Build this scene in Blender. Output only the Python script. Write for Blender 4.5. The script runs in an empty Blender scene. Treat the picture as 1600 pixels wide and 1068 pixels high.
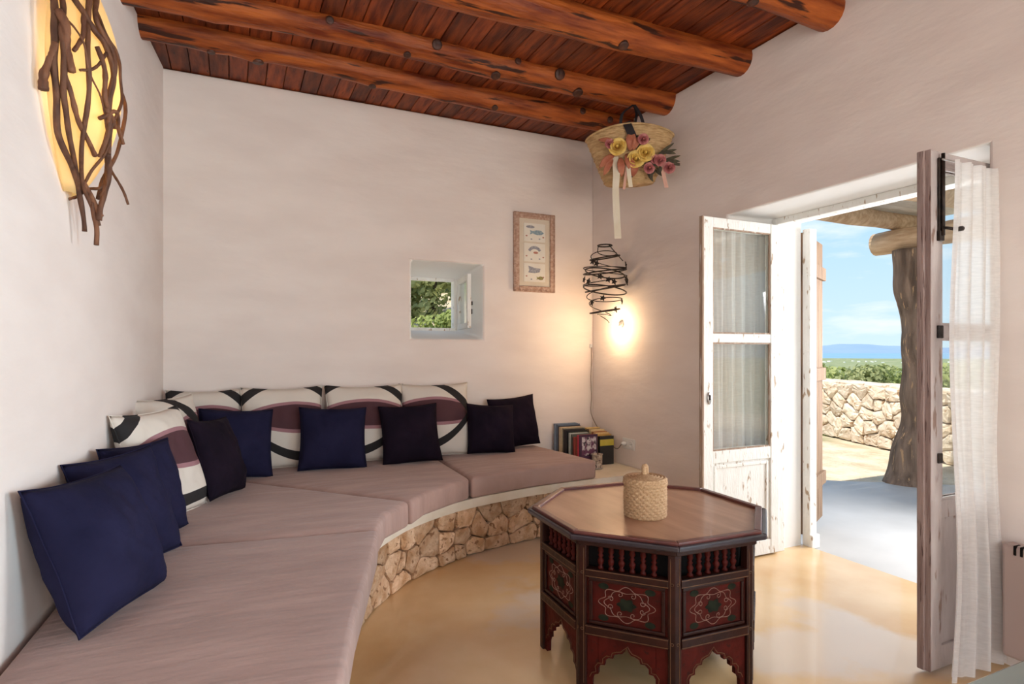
import bpy, bmesh, math, random
from mathutils import Vector, Matrix, noise
R = math.radians
sc = bpy.context.scene
col = sc.collection

# ------------------------------------------------------------------ camera
cd = bpy.data.cameras.new('camera'); cam = bpy.data.objects.new('camera', cd); col.objects.link(cam)
cam.location = (0, 0, 1.26); cam.rotation_euler = (R(90), 0, R(-25.04))
cd.sensor_width = 36; cd.lens = 931 / 1600 * 36
cd.shift_y = 14 / 1600
cd.clip_start = 0.02; cd.clip_end = 100000
sc.camera = cam
vs = sc.view_settings
vs.view_transform = 'Standard'; vs.look = 'None'; vs.exposure = 0.25; vs.gamma = 1; vs.use_curve_mapping = False

# ------------------------------------------------------------------ sky, sun, daylight, fill lamps
w = bpy.data.worlds.new('sky'); sc.world = w; w.use_nodes = True
nt = w.node_tree; nt.nodes.clear()
out = nt.nodes.new('ShaderNodeOutputWorld'); bg = nt.nodes.new('ShaderNodeBackground')
tc = nt.nodes.new('ShaderNodeTexCoord'); sep = nt.nodes.new('ShaderNodeSeparateXYZ')
rmp = nt.nodes.new('ShaderNodeValToRGB')
rmp.color_ramp.elements[0].position = 0.0; rmp.color_ramp.elements[0].color = (0.37, 0.475, 0.545, 1)
rmp.color_ramp.elements[1].position = 0.9; rmp.color_ramp.elements[1].color = (0.13, 0.26, 0.47, 1)
e = rmp.color_ramp.elements.new(0.22); e.color = (0.245, 0.39, 0.53, 1)
nz = nt.nodes.new('ShaderNodeTexNoise'); nz.inputs['Scale'].default_value = 3.2; nz.inputs['Detail'].default_value = 7; nz.inputs['Roughness'].default_value = 0.55
mp = nt.nodes.new('ShaderNodeMapping'); mp.inputs['Scale'].default_value = (1, 1, 4.5); mp.inputs['Location'].default_value = (0.35, 0.2, 0.1)
cr = nt.nodes.new('ShaderNodeValToRGB'); cr.color_ramp.elements[0].position = 0.57; cr.color_ramp.elements[1].position = 0.74
mx = nt.nodes.new('ShaderNodeMix'); mx.data_type = 'RGBA'; mx.inputs['B'].default_value = (0.54, 0.555, 0.57, 1)
L = nt.links.new
L(tc.outputs['Generated'], sep.inputs[0]); L(sep.outputs['Z'], rmp.inputs[0])
L(tc.outputs['Generated'], mp.inputs[0]); L(mp.outputs[0], nz.inputs['Vector']); L(nz.outputs['Fac'], cr.inputs[0])
L(cr.outputs[0], mx.inputs['Factor']); L(rmp.outputs[0], mx.inputs['A'])
L(mx.outputs['Result'], bg.inputs[0]); bg.inputs[1].default_value = 1.7; L(bg.outputs[0], out.inputs[0])

sd = bpy.data.lights.new('sun', 'SUN'); sun = bpy.data.objects.new('sun', sd); col.objects.link(sun)
sd.energy = 4.8; sd.angle = R(0.6); sd.color = (1.0, 0.95, 0.86)
sun.rotation_euler = Vector((0.45, 0.06, -0.88)).to_track_quat('-Z', 'Y').to_euler()

def area(name, loc, direction, sx, sy, power, colour):
    d = bpy.data.lights.new(name, 'AREA'); o = bpy.data.objects.new(name, d); col.objects.link(o)
    d.shape = 'RECTANGLE'; d.size = sx; d.size_y = sy; d.energy = power; d.color = colour
    o.location = loc; o.rotation_euler = Vector(direction).to_track_quat('-Z', 'Z').to_euler()
    return o
# added fills behind camera and outside door; daylight from an inferred side opening
area('fill_front_opening', (1.1, -3.62, 1.35), (0, 1, 0), 2.6, 2.1, 110, (1.0, 0.92, 0.85))
area('daylight_side_opening', (3.45, -1.575, 1.20), (-1, 0, 0), 1.8, 2.1, 222, (0.58, 0.85, 1.0))
area('fill_terrace', (4.95, 1.83, 1.40), (-1, 0.05, -0.10), 1.0, 1.7, 95, (0.97, 0.98, 1.0))

# ------------------------------------------------------------------ material helpers
class X:
    """a shader value that can be written as arithmetic"""
    def __init__(s, t, k): s.t = t; s.k = k
    def _m(s, op, *a):
        n = s.t.nodes.new('ShaderNodeMath'); n.operation = op
        for i, v in enumerate((s,) + a):
            if isinstance(v, X): s.t.links.new(v.k, n.inputs[i])
            else: n.inputs[i].default_value = v
        return X(s.t, n.outputs[0])
    def __add__(s, o): return s._m('ADD', o)
    __radd__ = __add__
    def __sub__(s, o): return s._m('SUBTRACT', o)
    def __rsub__(s, o): return (s * -1.0) + o
    def __mul__(s, o): return s._m('MULTIPLY', o)
    __rmul__ = __mul__
    def sin(s): return s._m('SINE')
    def abs(s): return s._m('ABSOLUTE')
    def gt(s, o): return s._m('GREATER_THAN', o)
    def lt(s, o): return s._m('LESS_THAN', o)
    def clamp(s): n = s._m('ADD', 0.0); n.k.node.use_clamp = True; return n

def base_mat(name):
    m = bpy.data.materials.new(name); m.use_nodes = True
    t = m.node_tree; p = t.nodes['Principled BSDF']
    return m, t, p
def c4(c): return (c[0], c[1], c[2], 1)
def mat(name, c1, c2=None, scale=6, rough=0.7, bump=0.0, bscale=None, stretch=(1, 1, 1), c3=None, spots=0.62,
        metal=0, coat=0, vary=0.0, detail=5, contrast=(0.35, 0.65), sheen=0, bdist=0.01, spotscale=None, spotstretch=None, spec=0.5):
    """noise mix of c1 and c2, optional patches of c3, optional relief, optional per-object value variation"""
    m, t, p = base_mat(name); N = t.nodes.new; L = t.links.new
    p.inputs['Roughness'].default_value = rough; p.inputs['Metallic'].default_value = metal
    p.inputs['Coat Weight'].default_value = coat; p.inputs['Sheen Weight'].default_value = sheen
    p.inputs['Base Color'].default_value = c4(c1); p.inputs['Specular IOR Level'].default_value = spec
    tcn = N('ShaderNodeTexCoord'); mpn = N('ShaderNodeMapping'); mpn.inputs['Scale'].default_value = stretch
    L(tcn.outputs['Object'], mpn.inputs[0])
    colour = None
    if vary:
        oi = N('ShaderNodeObjectInfo'); ad = N('ShaderNodeVectorMath'); ad.operation = 'ADD'
        ml = N('ShaderNodeVectorMath'); ml.operation = 'SCALE'; ml.inputs['Scale'].default_value = 37
        cb = N('ShaderNodeCombineXYZ'); [L(oi.outputs['Random'], cb.inputs[i]) for i in range(3)]
        L(cb.outputs[0], ml.inputs[0]); L(mpn.outputs[0], ad.inputs[0]); L(ml.outputs[0], ad.inputs[1]); vec = ad.outputs[0]
    else: vec = mpn.outputs[0]
    if c2 is not None:
        n = N('ShaderNodeTexNoise'); n.inputs['Scale'].default_value = scale; n.inputs['Detail'].default_value = detail
        L(vec, n.inputs['Vector'])
        r = N('ShaderNodeValToRGB'); r.color_ramp.elements[0].position = contrast[0]; r.color_ramp.elements[1].position = contrast[1]
        r.color_ramp.elements[0].color = c4(c1); r.color_ramp.elements[1].color = c4(c2)
        L(n.outputs['Fac'], r.inputs[0]); colour = r.outputs[0]
    if c3 is not None:
        n3 = N('ShaderNodeTexNoise'); n3.inputs['Scale'].default_value = spotscale or scale * 2.3; n3.inputs['Detail'].default_value = 6
        if spotstretch:
            mp3 = N('ShaderNodeMapping'); mp3.inputs['Scale'].default_value = spotstretch; L(tcn.outputs['Object'], mp3.inputs[0]); L(mp3.outputs[0], n3.inputs['Vector'])
        else: L(vec, n3.inputs['Vector'])
        r3 = N('ShaderNodeValToRGB'); r3.color_ramp.elements[0].position = spots; r3.color_ramp.elements[1].position = spots + 0.05
        L(n3.outputs['Fac'], r3.inputs[0])
        mm = N('ShaderNodeMix'); mm.data_type = 'RGBA'; mm.inputs['B'].default_value = c4(c3)
        if colour: L(colour, mm.inputs['A'])
        else: mm.inputs['A'].default_value = c4(c1)
        L(r3.outputs[0], mm.inputs['Factor']); colour = mm.outputs['Result']
    if vary:
        hs = N('ShaderNodeHueSaturation'); mr = N('ShaderNodeMapRange')
        mr.inputs['To Min'].default_value = 1 - vary; mr.inputs['To Max'].default_value = 1 + vary
        L(oi.outputs['Random'], mr.inputs['Value']); L(mr.outputs[0], hs.inputs['Value'])
        if colour: L(colour, hs.inputs['Color'])
        else: hs.inputs['Color'].default_value = c4(c1)
        colour = hs.outputs[0]
    if colour: L(colour, p.inputs['Base Color'])
    if bump:
        nb = N('ShaderNodeTexNoise'); nb.inputs['Scale'].default_value = bscale or scale * 3; nb.inputs['Detail'].default_value = 6
        L(vec, nb.inputs['Vector'])
        b = N('ShaderNodeBump'); b.inputs['Strength'].default_value = bump; b.inputs['Distance'].default_value = bdist
        L(nb.outputs['Fac'], b.inputs['Height']); L(b.outputs[0], p.inputs['Normal'])
    return m
def emit(name, c, s, base=(0.8, 0.8, 0.8)):
    m, t, p = base_mat(name); p.inputs['Base Color'].default_value = c4(base)
    p.inputs['Emission Color'].default_value = c4(c); p.inputs['Emission Strength'].default_value = s
    return m
def glass(name, tint=(0.97, 0.99, 0.98), refl=0.06):
    m, t, p = base_mat(name); N = t.nodes.new; L = t.links.new; t.nodes.remove(p)
    tr = N('ShaderNodeBsdfTransparent'); tr.inputs[0].default_value = c4(tint)
    gl = N('ShaderNodeBsdfGlossy'); gl.inputs['Roughness'].default_value = 0.03
    lwn = N('ShaderNodeLayerWeight'); lwn.inputs['Blend'].default_value = 0.5
    fr = X(t, lwn.outputs['Facing'])._m('POWER', 4.0) * 0.6 + 0.045
    mxn = N('ShaderNodeMixShader'); L(fr.k, mxn.inputs[0]); L(tr.outputs[0], mxn.inputs[1]); L(gl.outputs[0], mxn.inputs[2])
    L(mxn.outputs[0], t.nodes['Material Output'].inputs[0]); return m
def sheer(name, c, see=0.4, weave=900):
    m, t, p = base_mat(name); N = t.nodes.new; L = t.links.new; t.nodes.remove(p)
    tr = N('ShaderNodeBsdfTransparent'); di = N('ShaderNodeBsdfDiffuse'); tl = N('ShaderNodeBsdfTranslucent')
    di.inputs[0].default_value = c4(c); tl.inputs[0].default_value = c4(c)
    a = N('ShaderNodeMixShader'); a.inputs[0].default_value = 0.5; L(di.outputs[0], a.inputs[1]); L(tl.outputs[0], a.inputs[2])
    n = N('ShaderNodeTexNoise'); n.inputs['Scale'].default_value = 25
    tcn = N('ShaderNodeTexCoord'); mpn = N('ShaderNodeMapping'); mpn.inputs['Scale'].default_value = (1, 1, 6)
    L(tcn.outputs['Object'], mpn.inputs[0]); L(mpn.outputs[0], n.inputs['Vector'])
    mr = N('ShaderNodeMapRange'); mr.inputs['To Min'].default_value = 1 - see - 0.12; mr.inputs['To Max'].default_value = 1 - see + 0.12
    L(n.outputs['Fac'], mr.inputs['Value'])
    b = N('ShaderNodeMixShader'); L(mr.outputs[0], b.inputs[0]); L(tr.outputs[0], b.inputs[1]); L(a.outputs[0], b.inputs[2])
    L(b.outputs[0], t.nodes['Material Output'].inputs[0]); return m

M = {}
M['plaster'] = mat('plaster', (0.79, 0.70, 0.655), (0.845, 0.76, 0.715), 1.8, 0.85, 0.26, 2.8, (1, 1, 2.8), detail=8, bdist=0.03, spec=0.25)
M['plaster_reveal'] = mat('reveal_brightened', (0.88, 0.87, 0.85), (0.91, 0.90, 0.885), 3, 0.8, 0.2, 8)  # plaster whitened so the strong daylight on the reveals is in the colour
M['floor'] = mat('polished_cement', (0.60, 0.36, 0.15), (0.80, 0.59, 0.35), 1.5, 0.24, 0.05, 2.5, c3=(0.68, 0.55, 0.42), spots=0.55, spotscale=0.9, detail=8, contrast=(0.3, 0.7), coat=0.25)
M['wood_red'] = mat('stained_plank', (0.10, 0.014, 0.004), (0.29, 0.060, 0.013), 5, 0.45, 0.25, 20, (6, 0.8, 6), vary=0.35, c3=(0.05, 0.014, 0.008), spots=0.66, spec=0.25)
M['log_red'] = mat('stained_log', (0.14, 0.022, 0.006), (0.43, 0.110, 0.022), 3.5, 0.42, 0.9, 9, (0.8, 6, 6), c3=(0.045, 0.012, 0.006), spots=0.59, spotscale=3.2, spec=0.25)
M['knot'] = mat('log_knot', (0.030, 0.009, 0.005), (0.09, 0.024, 0.010), 14, 0.5, 0.4, 30)
M['stone'] = mat('bench_stone', (0.50, 0.29, 0.15), (0.74, 0.53, 0.36), 14, 0.9, 1.0, 45, vary=0.22, c3=(0.30, 0.16, 0.08), spots=0.60, bdist=0.02)
M['mortar'] = mat('dark_mortar', (0.07, 0.045, 0.03), (0.14, 0.095, 0.06), 20, 0.95, 0.6, 40)
M['cement'] = mat('pale_cement', (0.70, 0.62, 0.50), (0.80, 0.74, 0.64), 5, 0.75, 0.3, 12)
M['canvas'] = mat('taupe_canvas', (0.375, 0.25, 0.222), (0.455, 0.31, 0.276), 3, 0.9, 0.6, 6, (1.0, 4.5, 1), spec=0.15, sheen=0.18, bdist=0.014)
M['navy'] = mat('navy_cotton', (0.010, 0.0095, 0.030), (0.017, 0.016, 0.045), 4, 0.9, 0.8, 7, bdist=0.02, spec=0.1)
M['aubergine'] = mat('dark_aubergine_cotton', (0.008, 0.005, 0.011), (0.014, 0.008, 0.017), 6, 0.9, 0.5, 14, spec=0.1)
M['white_paint'] = mat('worn_white_paint', (0.80, 0.79, 0.75), (0.86, 0.85, 0.82), 6, 0.6, 0.3, 30, (3, 3, 0.8), c3=(0.42, 0.30, 0.20), spots=0.615, spotscale=13, spotstretch=(3, 3, 0.9))
M['bare_wood'] = mat('weathered_wood', (0.27, 0.17, 0.115), (0.42, 0.30, 0.22), 6, 0.75, 0.4, 24, (8, 8, 0.7), c3=(0.62, 0.56, 0.50), spots=0.60, spotscale=7)
M['edge_wood'] = mat('mauve_brown_wood', (0.24, 0.165, 0.15), (0.36, 0.27, 0.25), 6, 0.7, 0.4, 24, (8, 8, 0.7), c3=(0.12, 0.07, 0.06), spots=0.6)
M['shutter'] = mat('sunburnt_wood', (0.17, 0.095, 0.052), (0.30, 0.19, 0.115), 6, 0.75, 0.5, 24, (8, 8, 0.6), c3=(0.12, 0.07, 0.05), spots=0.64)
M['shaded_paint'] = mat('shaded_white_paint', (0.40, 0.345, 0.335), (0.50, 0.44, 0.43), 6, 0.6, 0.3, 30, (3, 3, 0.8), c3=(0.24, 0.16, 0.13), spots=0.61, spotscale=7, spotstretch=(4, 4, 0.8))  # white leaf paint darkened, its shade put into the colour; chips are wear
M['glass'] = glass('window_glass')
M['sheer'] = sheer('sheer_cotton', (0.92, 0.91, 0.91), 0.13)
M['sheer2'] = sheer('sheer_cotton_heavy', (0.88, 0.865, 0.865), 0.17)
M['iron'] = mat('dark_iron', (0.018, 0.015, 0.014), (0.05, 0.035, 0.028), 30, 0.5, 0.3, 60, metal=0.6)
M['steel'] = mat('worn_steel', (0.35, 0.34, 0.33), (0.5, 0.49, 0.47), 20, 0.35, metal=1)
M['table_dark'] = mat('dark_mahogany', (0.018, 0.0055, 0.004), (0.034, 0.009, 0.006), 12, 0.38, 0.2, 40, (1, 1, 1), spec=0.2)
M['table_red'] = mat('painted_oxblood', (0.042, 0.0045, 0.003), (0.075, 0.0075, 0.005), 18, 0.5, 0.2, 50, c3=(0.035, 0.008, 0.006), spots=0.60, spec=0.12)
M['table_top'] = mat('tabletop_veneer', (0.31, 0.155, 0.09), (0.42, 0.23, 0.14), 3, 0.38, 0.05, 20, (5, 0.8, 1), coat=0.15)
M['rim_red'] = mat('rim_red', (0.085, 0.020, 0.016), (0.14, 0.035, 0.026), 14, 0.34, coat=0.15)
M['rim_blue'] = mat('rim_blue', (0.016, 0.010, 0.014), (0.035, 0.022, 0.032), 14, 0.34, coat=0.15)
M['gold_line'] = mat('ochre_line', (0.075, 0.028, 0.009), (0.13, 0.055, 0.018), 30, 0.5)
M['cream_line'] = mat('cream_line', (0.17, 0.085, 0.06), (0.26, 0.15, 0.11), 30, 0.5)
M['green_paint'] = mat('dark_green_paint', (0.008, 0.012, 0.008), (0.018, 0.022, 0.013), 30, 0.6, spec=0.08)
M['wicker'] = mat('wicker', (0.40, 0.245, 0.13), (0.54, 0.36, 0.21), 160, 0.75, 0.3, 200, spec=0.2)
M['straw'] = mat('straw', (0.46, 0.28, 0.12), (0.66, 0.46, 0.24), 22, 0.7, 0.6, 60, (1, 1, 5))
M['black_cloth'] = mat('black_cloth', (0.010, 0.008, 0.012), (0.02, 0.016, 0.02), 20, 0.8)
M['yellow_petal'] = mat('yellow_petal', (0.74, 0.47, 0.09), (0.84, 0.62, 0.20), 30, 0.6)
M['pink_petal'] = mat('dusty_pink_petal', (0.36, 0.08, 0.09), (0.55, 0.22, 0.20), 40, 0.6)
M['rust_petal'] = mat('rust_leaf', (0.38, 0.11, 0.06), (0.52, 0.20, 0.11), 20, 0.6)
M['sprig'] = mat('dry_sprig', (0.05, 0.04, 0.025), (0.10, 0.085, 0.045), 30, 0.8)
M['ribbon_ivory'] = mat('ivory_ribbon', (0.70, 0.62, 0.46), (0.80, 0.73, 0.60), 8, 0.5)
M['ribbon_pink'] = mat('pink_ribbon', (0.66, 0.36, 0.27), (0.74, 0.46, 0.36), 8, 0.5)
M['branch'] = mat('driftwood_branch', (0.075, 0.026, 0.012), (0.20, 0.080, 0.036), 14, 0.7, 0.6, 40, (2, 2, 0.6), vary=0.25)
M['frame_wood'] = mat('carved_pinkish_frame', (0.42, 0.24, 0.17), (0.60, 0.42, 0.33), 50, 0.6, 0.8, 90)
M['mat_board'] = mat('cream_card', (0.66, 0.58, 0.47), (0.70, 0.62, 0.51), 10, 0.8)
M['card'] = mat('print_paper', (0.76, 0.72, 0.64), (0.80, 0.77, 0.70), 8, 0.8)
M['ink_blue'] = mat('ink_blue', (0.16, 0.27, 0.36), (0.35, 0.42, 0.44), 60, 0.8)
M['ink_grey'] = mat('ink_grey', (0.22, 0.22, 0.26), (0.42, 0.42, 0.46), 70, 0.8)
M['ink_olive'] = mat('ink_olive', (0.22, 0.20, 0.07), (0.38, 0.34, 0.14), 70, 0.8)
M['ink_red'] = mat('ink_red', (0.40, 0.16, 0.12), (0.5, 0.24, 0.18), 60, 0.8)
M['plastic'] = mat('white_plastic', (0.78, 0.77, 0.75), (0.80, 0.79, 0.77), 5, 0.35)
M['slot'] = mat('dark_slot', (0.008, 0.007, 0.007), (0.012, 0.010, 0.010), 5, 0.8, spec=0.05)
M['heater'] = mat('shaded_white_enamel', (0.42, 0.32, 0.29), (0.44, 0.34, 0.31), 2, 0.35)  # white enamel with the shade of this corner put into the colour
M['cable'] = mat('grey_cable', (0.22, 0.17, 0.13), (0.30, 0.24, 0.19), 10, 0.6)
M['paper'] = mat('page_edges', (0.62, 0.52, 0.36), (0.72, 0.62, 0.46), 60, 0.9, stretch=(1, 8, 1))
M['terrace'] = mat('terrace_cement', (0.44, 0.43, 0.415), (0.50, 0.49, 0.475), 2.2, 0.55, 0.15, 8)
M['dry_ground'] = mat('dry_grass_ground', (0.50, 0.38, 0.24), (0.70, 0.58, 0.42), 3, 0.95, 0.8, 14, c3=(0.28, 0.26, 0.13), spots=0.60, spotscale=0.25, detail=10, bdist=0.05)
M['wall_stone'] = mat('pale_field_stone', (0.56, 0.43, 0.30), (0.78, 0.66, 0.53), 5, 0.95, 0.9, 14, vary=0.16, c3=(0.40, 0.25, 0.14), spots=0.62, bdist=0.02)
M['core_earth'] = mat('wall_earth', (0.20, 0.14, 0.09), (0.30, 0.22, 0.15), 8, 0.95, 0.6, 30)  # brown core behind the garden wall stones
M['trunk'] = mat('old_trunk', (0.095, 0.062, 0.043), (0.24, 0.165, 0.12), 4, 0.85, 0.8, 10, (4, 4, 0.6), c3=(0.46, 0.29, 0.16), spots=0.62, bdist=0.03)
M['log_pale'] = mat('pale_log', (0.44, 0.28, 0.16), (0.64, 0.46, 0.30), 5, 0.8, 0.6, 16, (5, 0.8, 5), bdist=0.02)
M['cane'] = mat('cane_roof', (0.58, 0.52, 0.44), (0.74, 0.68, 0.60), 6, 0.9, 0.4, 20, (1, 8, 1), vary=0.15)
t = M['cane'].node_tree; p = t.nodes['Principled BSDF']; tr_ = t.nodes.new('ShaderNodeBsdfTransparent'); mx_ = t.nodes.new('ShaderNodeMixShader'); mx_.inputs[0].default_value = 0.12
t.links.new(p.outputs[0], mx_.inputs[1]); t.links.new(tr_.outputs[0], mx_.inputs[2]); t.links.new(mx_.outputs[0], t.nodes['Material Output'].inputs[0])   # a loosely woven mat lets some sun through
M['pine'] = mat('pine_leaf', (0.36, 0.39, 0.15), (0.56, 0.58, 0.28), 1.2, 0.8, vary=0.2)
M['shrub'] = mat('shrub_leaf', (0.30, 0.35, 0.10), (0.50, 0.52, 0.20), 1.5, 0.8, vary=0.2)
for k_ in ('pine', 'shrub'):
    t = M[k_].node_tree; p = t.nodes['Principled BSDF']; tl_ = t.nodes.new('ShaderNodeBsdfTranslucent'); mx_ = t.nodes.new('ShaderNodeMixShader'); mx_.inputs[0].default_value = 0.45
    t.links.new(p.inputs['Base Color'].links[0].from_socket, tl_.inputs[0])
    t.links.new(p.outputs[0], mx_.inputs[1]); t.links.new(tl_.outputs[0], mx_.inputs[2]); t.links.new(mx_.outputs[0], t.nodes['Material Output'].inputs[0])
M['bark'] = mat('bark', (0.10, 0.07, 0.05), (0.17, 0.12, 0.085), 10, 0.9)
M['sea'] = mat('sea_water', (0.16, 0.30, 0.42), (0.20, 0.34, 0.46), 0.001, 0.5)
M['hill_haze'] = mat('distant_hill', (0.20, 0.29, 0.42), (0.22, 0.31, 0.44), 0.0006, 1.0)  # aerial haze is put into the hills' base colour
M['tin'] = mat('patterned_tin', (0.30, 0.22, 0.17), (0.62, 0.54, 0.44), 45, 0.5, c3=(0.10, 0.06, 0.06), spots=0.58, spotscale=60, metal=0.2)
M['house_white'] = mat('house_white', (0.8, 0.78, 0.74), (0.84, 0.82, 0.79), 0.1, 0.9)

# ------------------------------------------------------------------ mesh helpers
class MB:
    def __init__(s): s.v = []; s.f = []; s.m = []; s.cur = 0
    def add(s, vs, fs):
        b = len(s.v); s.v += [tuple(p) for p in vs]
        s.f += [tuple(b + i for i in q) for q in fs]; s.m += [s.cur] * len(fs); return s
    def box(s, c, d, rot=None):
        hx, hy, hz = d[0] / 2, d[1] / 2, d[2] / 2
        P = [Vector((x, y, z)) for x in (-hx, hx) for y in (-hy, hy) for z in (-hz, hz)]
        if rot is not None: P = [rot @ p for p in P]
        P = [p + Vector(c) for p in P]
        return s.add(P, [(0, 1, 3, 2), (4, 6, 7, 5), (0, 4, 5, 1), (2, 3, 7, 6), (0, 2, 6, 4), (1, 5, 7, 3)])
    def bb(s, x0, x1, y0, y1, z0, z1): return s.box(((x0 + x1) / 2, (y0 + y1) / 2, (z0 + z1) / 2), (x1 - x0, y1 - y0, z1 - z0))
    def prism(s, poly, z0, z1, fn=lambda x, y, z: (x, y, z)):
        n = len(poly); vs = [fn(x, y, z0) for x, y in poly] + [fn(x, y, z1) for x, y in poly]
        fs = [tuple(range(n))[::-1], tuple(range(n, 2 * n))] + [(i, (i + 1) % n, n + (i + 1) % n, n + i) for i in range(n)]
        return s.add(vs, fs)
    def lathe(s, prof, n=16, c=(0, 0, 0), fn=None, cap=True):
        vs = []
        for r, z in prof:
            for k in range(n):
                a = 2 * math.pi * k / n; p = (r * math.cos(a), r * math.sin(a), z)
                if fn: p = fn(*p)
                vs.append((p[0] + c[0], p[1] + c[1], p[2] + c[2]))
        fs = [(i * n + k, i * n + (k + 1) % n, (i + 1) * n + (k + 1) % n, (i + 1) * n + k) for i in range(len(prof) - 1) for k in range(n)]
        if cap: fs += [tuple(range(n))[::-1], tuple((len(prof) - 1) * n + k for k in range(n))]
        return s.add(vs, fs)
    def tube(s, pts, r, n=8, closed=False):
        pts = [Vector(p) for p in pts]; N = len(pts); rr = r if callable(r) else (lambda t: r)
        vs = []; up = None
        for i, p in enumerate(pts):
            if closed: d = pts[(i + 1) % N] - pts[i - 1]
            else: d = pts[min(i + 1, N - 1)] - pts[max(i - 1, 0)]
            d.normalize()
            if up is None:
                up = Vector((0, 0, 1)) if abs(d.z) < 0.9 else Vector((1, 0, 0))
            up = (up - d * up.dot(d)); up.normalize(); q = d.cross(up)
            ra = rr(i / max(1, N - 1))
            for k in range(n):
                a = 2 * math.pi * k / n; vs.append(p + (up * math.cos(a) + q * math.sin(a)) * ra)
        fs = []
        for i in range(N if closed else N - 1):
            j = (i + 1) % N
            fs += [(i * n + k, i * n + (k + 1) % n, j * n + (k + 1) % n, j * n + k) for k in range(n)]
        if not closed: fs += [tuple(range(n))[::-1], tuple((N - 1) * n + k for k in range(n))]
        return s.add(vs, fs)
    def grid(s, fn, nu, nv, wrapu=False):
        vs = [fn(i / nu, j / nv) for j in range(nv + 1) for i in range(nu if wrapu else nu + 1)]
        W = nu if wrapu else nu + 1
        fs = [(j * W + i, j * W + (i + 1) % W, (j + 1) * W + (i + 1) % W, (j + 1) * W + i) for j in range(nv) for i in range(nu)]
        return s.add(vs, fs)
    def build(s, name, m, parent=None, smooth=False, bevel=0, seg=2, solid=0, loc=None, rot=None, kind=None, fix=True):
        me = bpy.data.meshes.new(name); me.from_pydata(s.v, [], s.f)
        ms = m if isinstance(m, (list, tuple)) else [m]
        for k in ms: me.materials.append(M[k] if isinstance(k, str) else k)
        if len(ms) > 1: me.polygons.foreach_set('material_index', s.m)
        if fix:
            b = bmesh.new(); b.from_mesh(me); bmesh.ops.recalc_face_normals(b, faces=b.faces); b.to_mesh(me); b.free()
        if smooth: me.polygons.foreach_set('use_smooth', [True] * len(me.polygons))
        me.update()
        o = bpy.data.objects.new(name, me); col.objects.link(o)
        if parent: o.parent = parent
        if loc is not None: o.location = loc
        if rot is not None: o.rotation_euler = rot
        if bevel:
            md = o.modifiers.new('bevel', 'BEVEL'); md.width = bevel; md.segments = seg; md.limit_method = 'ANGLE'; md.angle_limit = R(35)
        if solid:
            md = o.modifiers.new('solid', 'SOLIDIFY'); md.thickness = solid; md.offset = 0
        if kind: o['kind'] = kind
        return o
def tag(o, label=None, cat=None, group=None, kind=None):
    if label: o['label'] = label
    if cat: o['category'] = cat
    if group: o['group'] = group
    if kind: o['kind'] = kind
    return o
def empty(name, loc=(0, 0, 0), rz=0, rot=None):
    o = bpy.data.objects.new(name, None); col.objects.link(o); o.location = loc; o.rotation_euler = rot or (0, 0, rz)
    o.empty_display_size = 0.05
    return o
def share(src, name, parent, loc=None, rot=None, scale=None):
    o = bpy.data.objects.new(name, src.data); col.objects.link(o); o.parent = parent
    o.location = loc if loc is not None else src.location; o.rotation_euler = rot if rot is not None else src.rotation_euler
    if scale is not None: o.scale = scale
    for md in src.modifiers:
        if md.type == 'BEVEL':
            n = o.modifiers.new('bevel', 'BEVEL'); n.width = md.width; n.segments = md.segments; n.limit_method = 'ANGLE'; n.angle_limit = md.angle_limit
    return o
def spline(pts, n=8):
    pts = [Vector(p) for p in pts]; P = [pts[0] * 2 - pts[1]] + pts + [pts[-1] * 2 - pts[-2]]; o = []
    for i in range(1, len(P) - 2):
        for k in range(n):
            t = k / n; a, b, c, d = P[i - 1:i + 3]
            o.append(0.5 * (2 * b + (c - a) * t + (2 * a - 5 * b + 4 * c - d) * t * t + (3 * b - a - 3 * c + d) * t ** 3))
    return o + [pts[-1]]
def nz3(x, y, z=0.0): return noise.noise(Vector((x, y, z)))

# ------------------------------------------------------------------ room shell
XW, YB, ZC, YF = 2.82, 4.394, 3.07, -3.0
def xl(y, z): return -0.408 - (0.037 + 0.06 * z / 3.0) * (YB - y)

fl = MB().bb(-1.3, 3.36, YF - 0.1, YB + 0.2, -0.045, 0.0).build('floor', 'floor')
tag(fl, 'polished ochre cement floor of the room', 'floor', kind='structure')

def holed_wall(name, u0, u1, z0, z1, hole_sections, place, ts):
    """a thick wall with one opening; hole_sections = [(u0,u1,z0,z1)] from the room side outwards at depths ts"""
    b = MB(); vs = []; n = len(ts)
    def rect(u0, u1, z0, z1, t): return [place(u0, t, z0), place(u1, t, z0), place(u1, t, z1), place(u0, t, z1)]
    vs += rect(u0, u1, z0, z1, ts[0]); vs += rect(u0, u1, z0, z1, ts[-1])
    for h, t in zip(hole_sections, ts): vs += rect(*h, t)
    fs = []
    for k in range(4):
        j = (k + 1) % 4
        fs.append((k, j, 8 + j, 8 + k)); fs.append((4 + j, 4 + k, 8 + 4 * (n - 1) + k, 8 + 4 * (n - 1) + j)); fs.append((j, k, 4 + k, 4 + j))
    nw = len(fs)
    for k in range(4):
        j = (k + 1) % 4
        for q in range(n - 1): fs.append((8 + 4 * q + k, 8 + 4 * q + j, 8 + 4 * (q + 1) + j, 8 + 4 * (q + 1) + k))
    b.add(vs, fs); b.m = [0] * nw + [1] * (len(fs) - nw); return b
bw = holed_wall('wall_back', -1.2, 3.4, -0.04, ZC, [(1.215, 1.80, 1.352, 1.95), (1.25, 1.735, 1.43, 1.875), (1.25, 1.735, 1.43, 1.875)],
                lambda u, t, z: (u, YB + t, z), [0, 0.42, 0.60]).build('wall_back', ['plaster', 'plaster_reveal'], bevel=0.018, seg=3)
tag(bw, 'off-white plastered back wall with a small deep window', 'wall', kind='structure')
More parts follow.
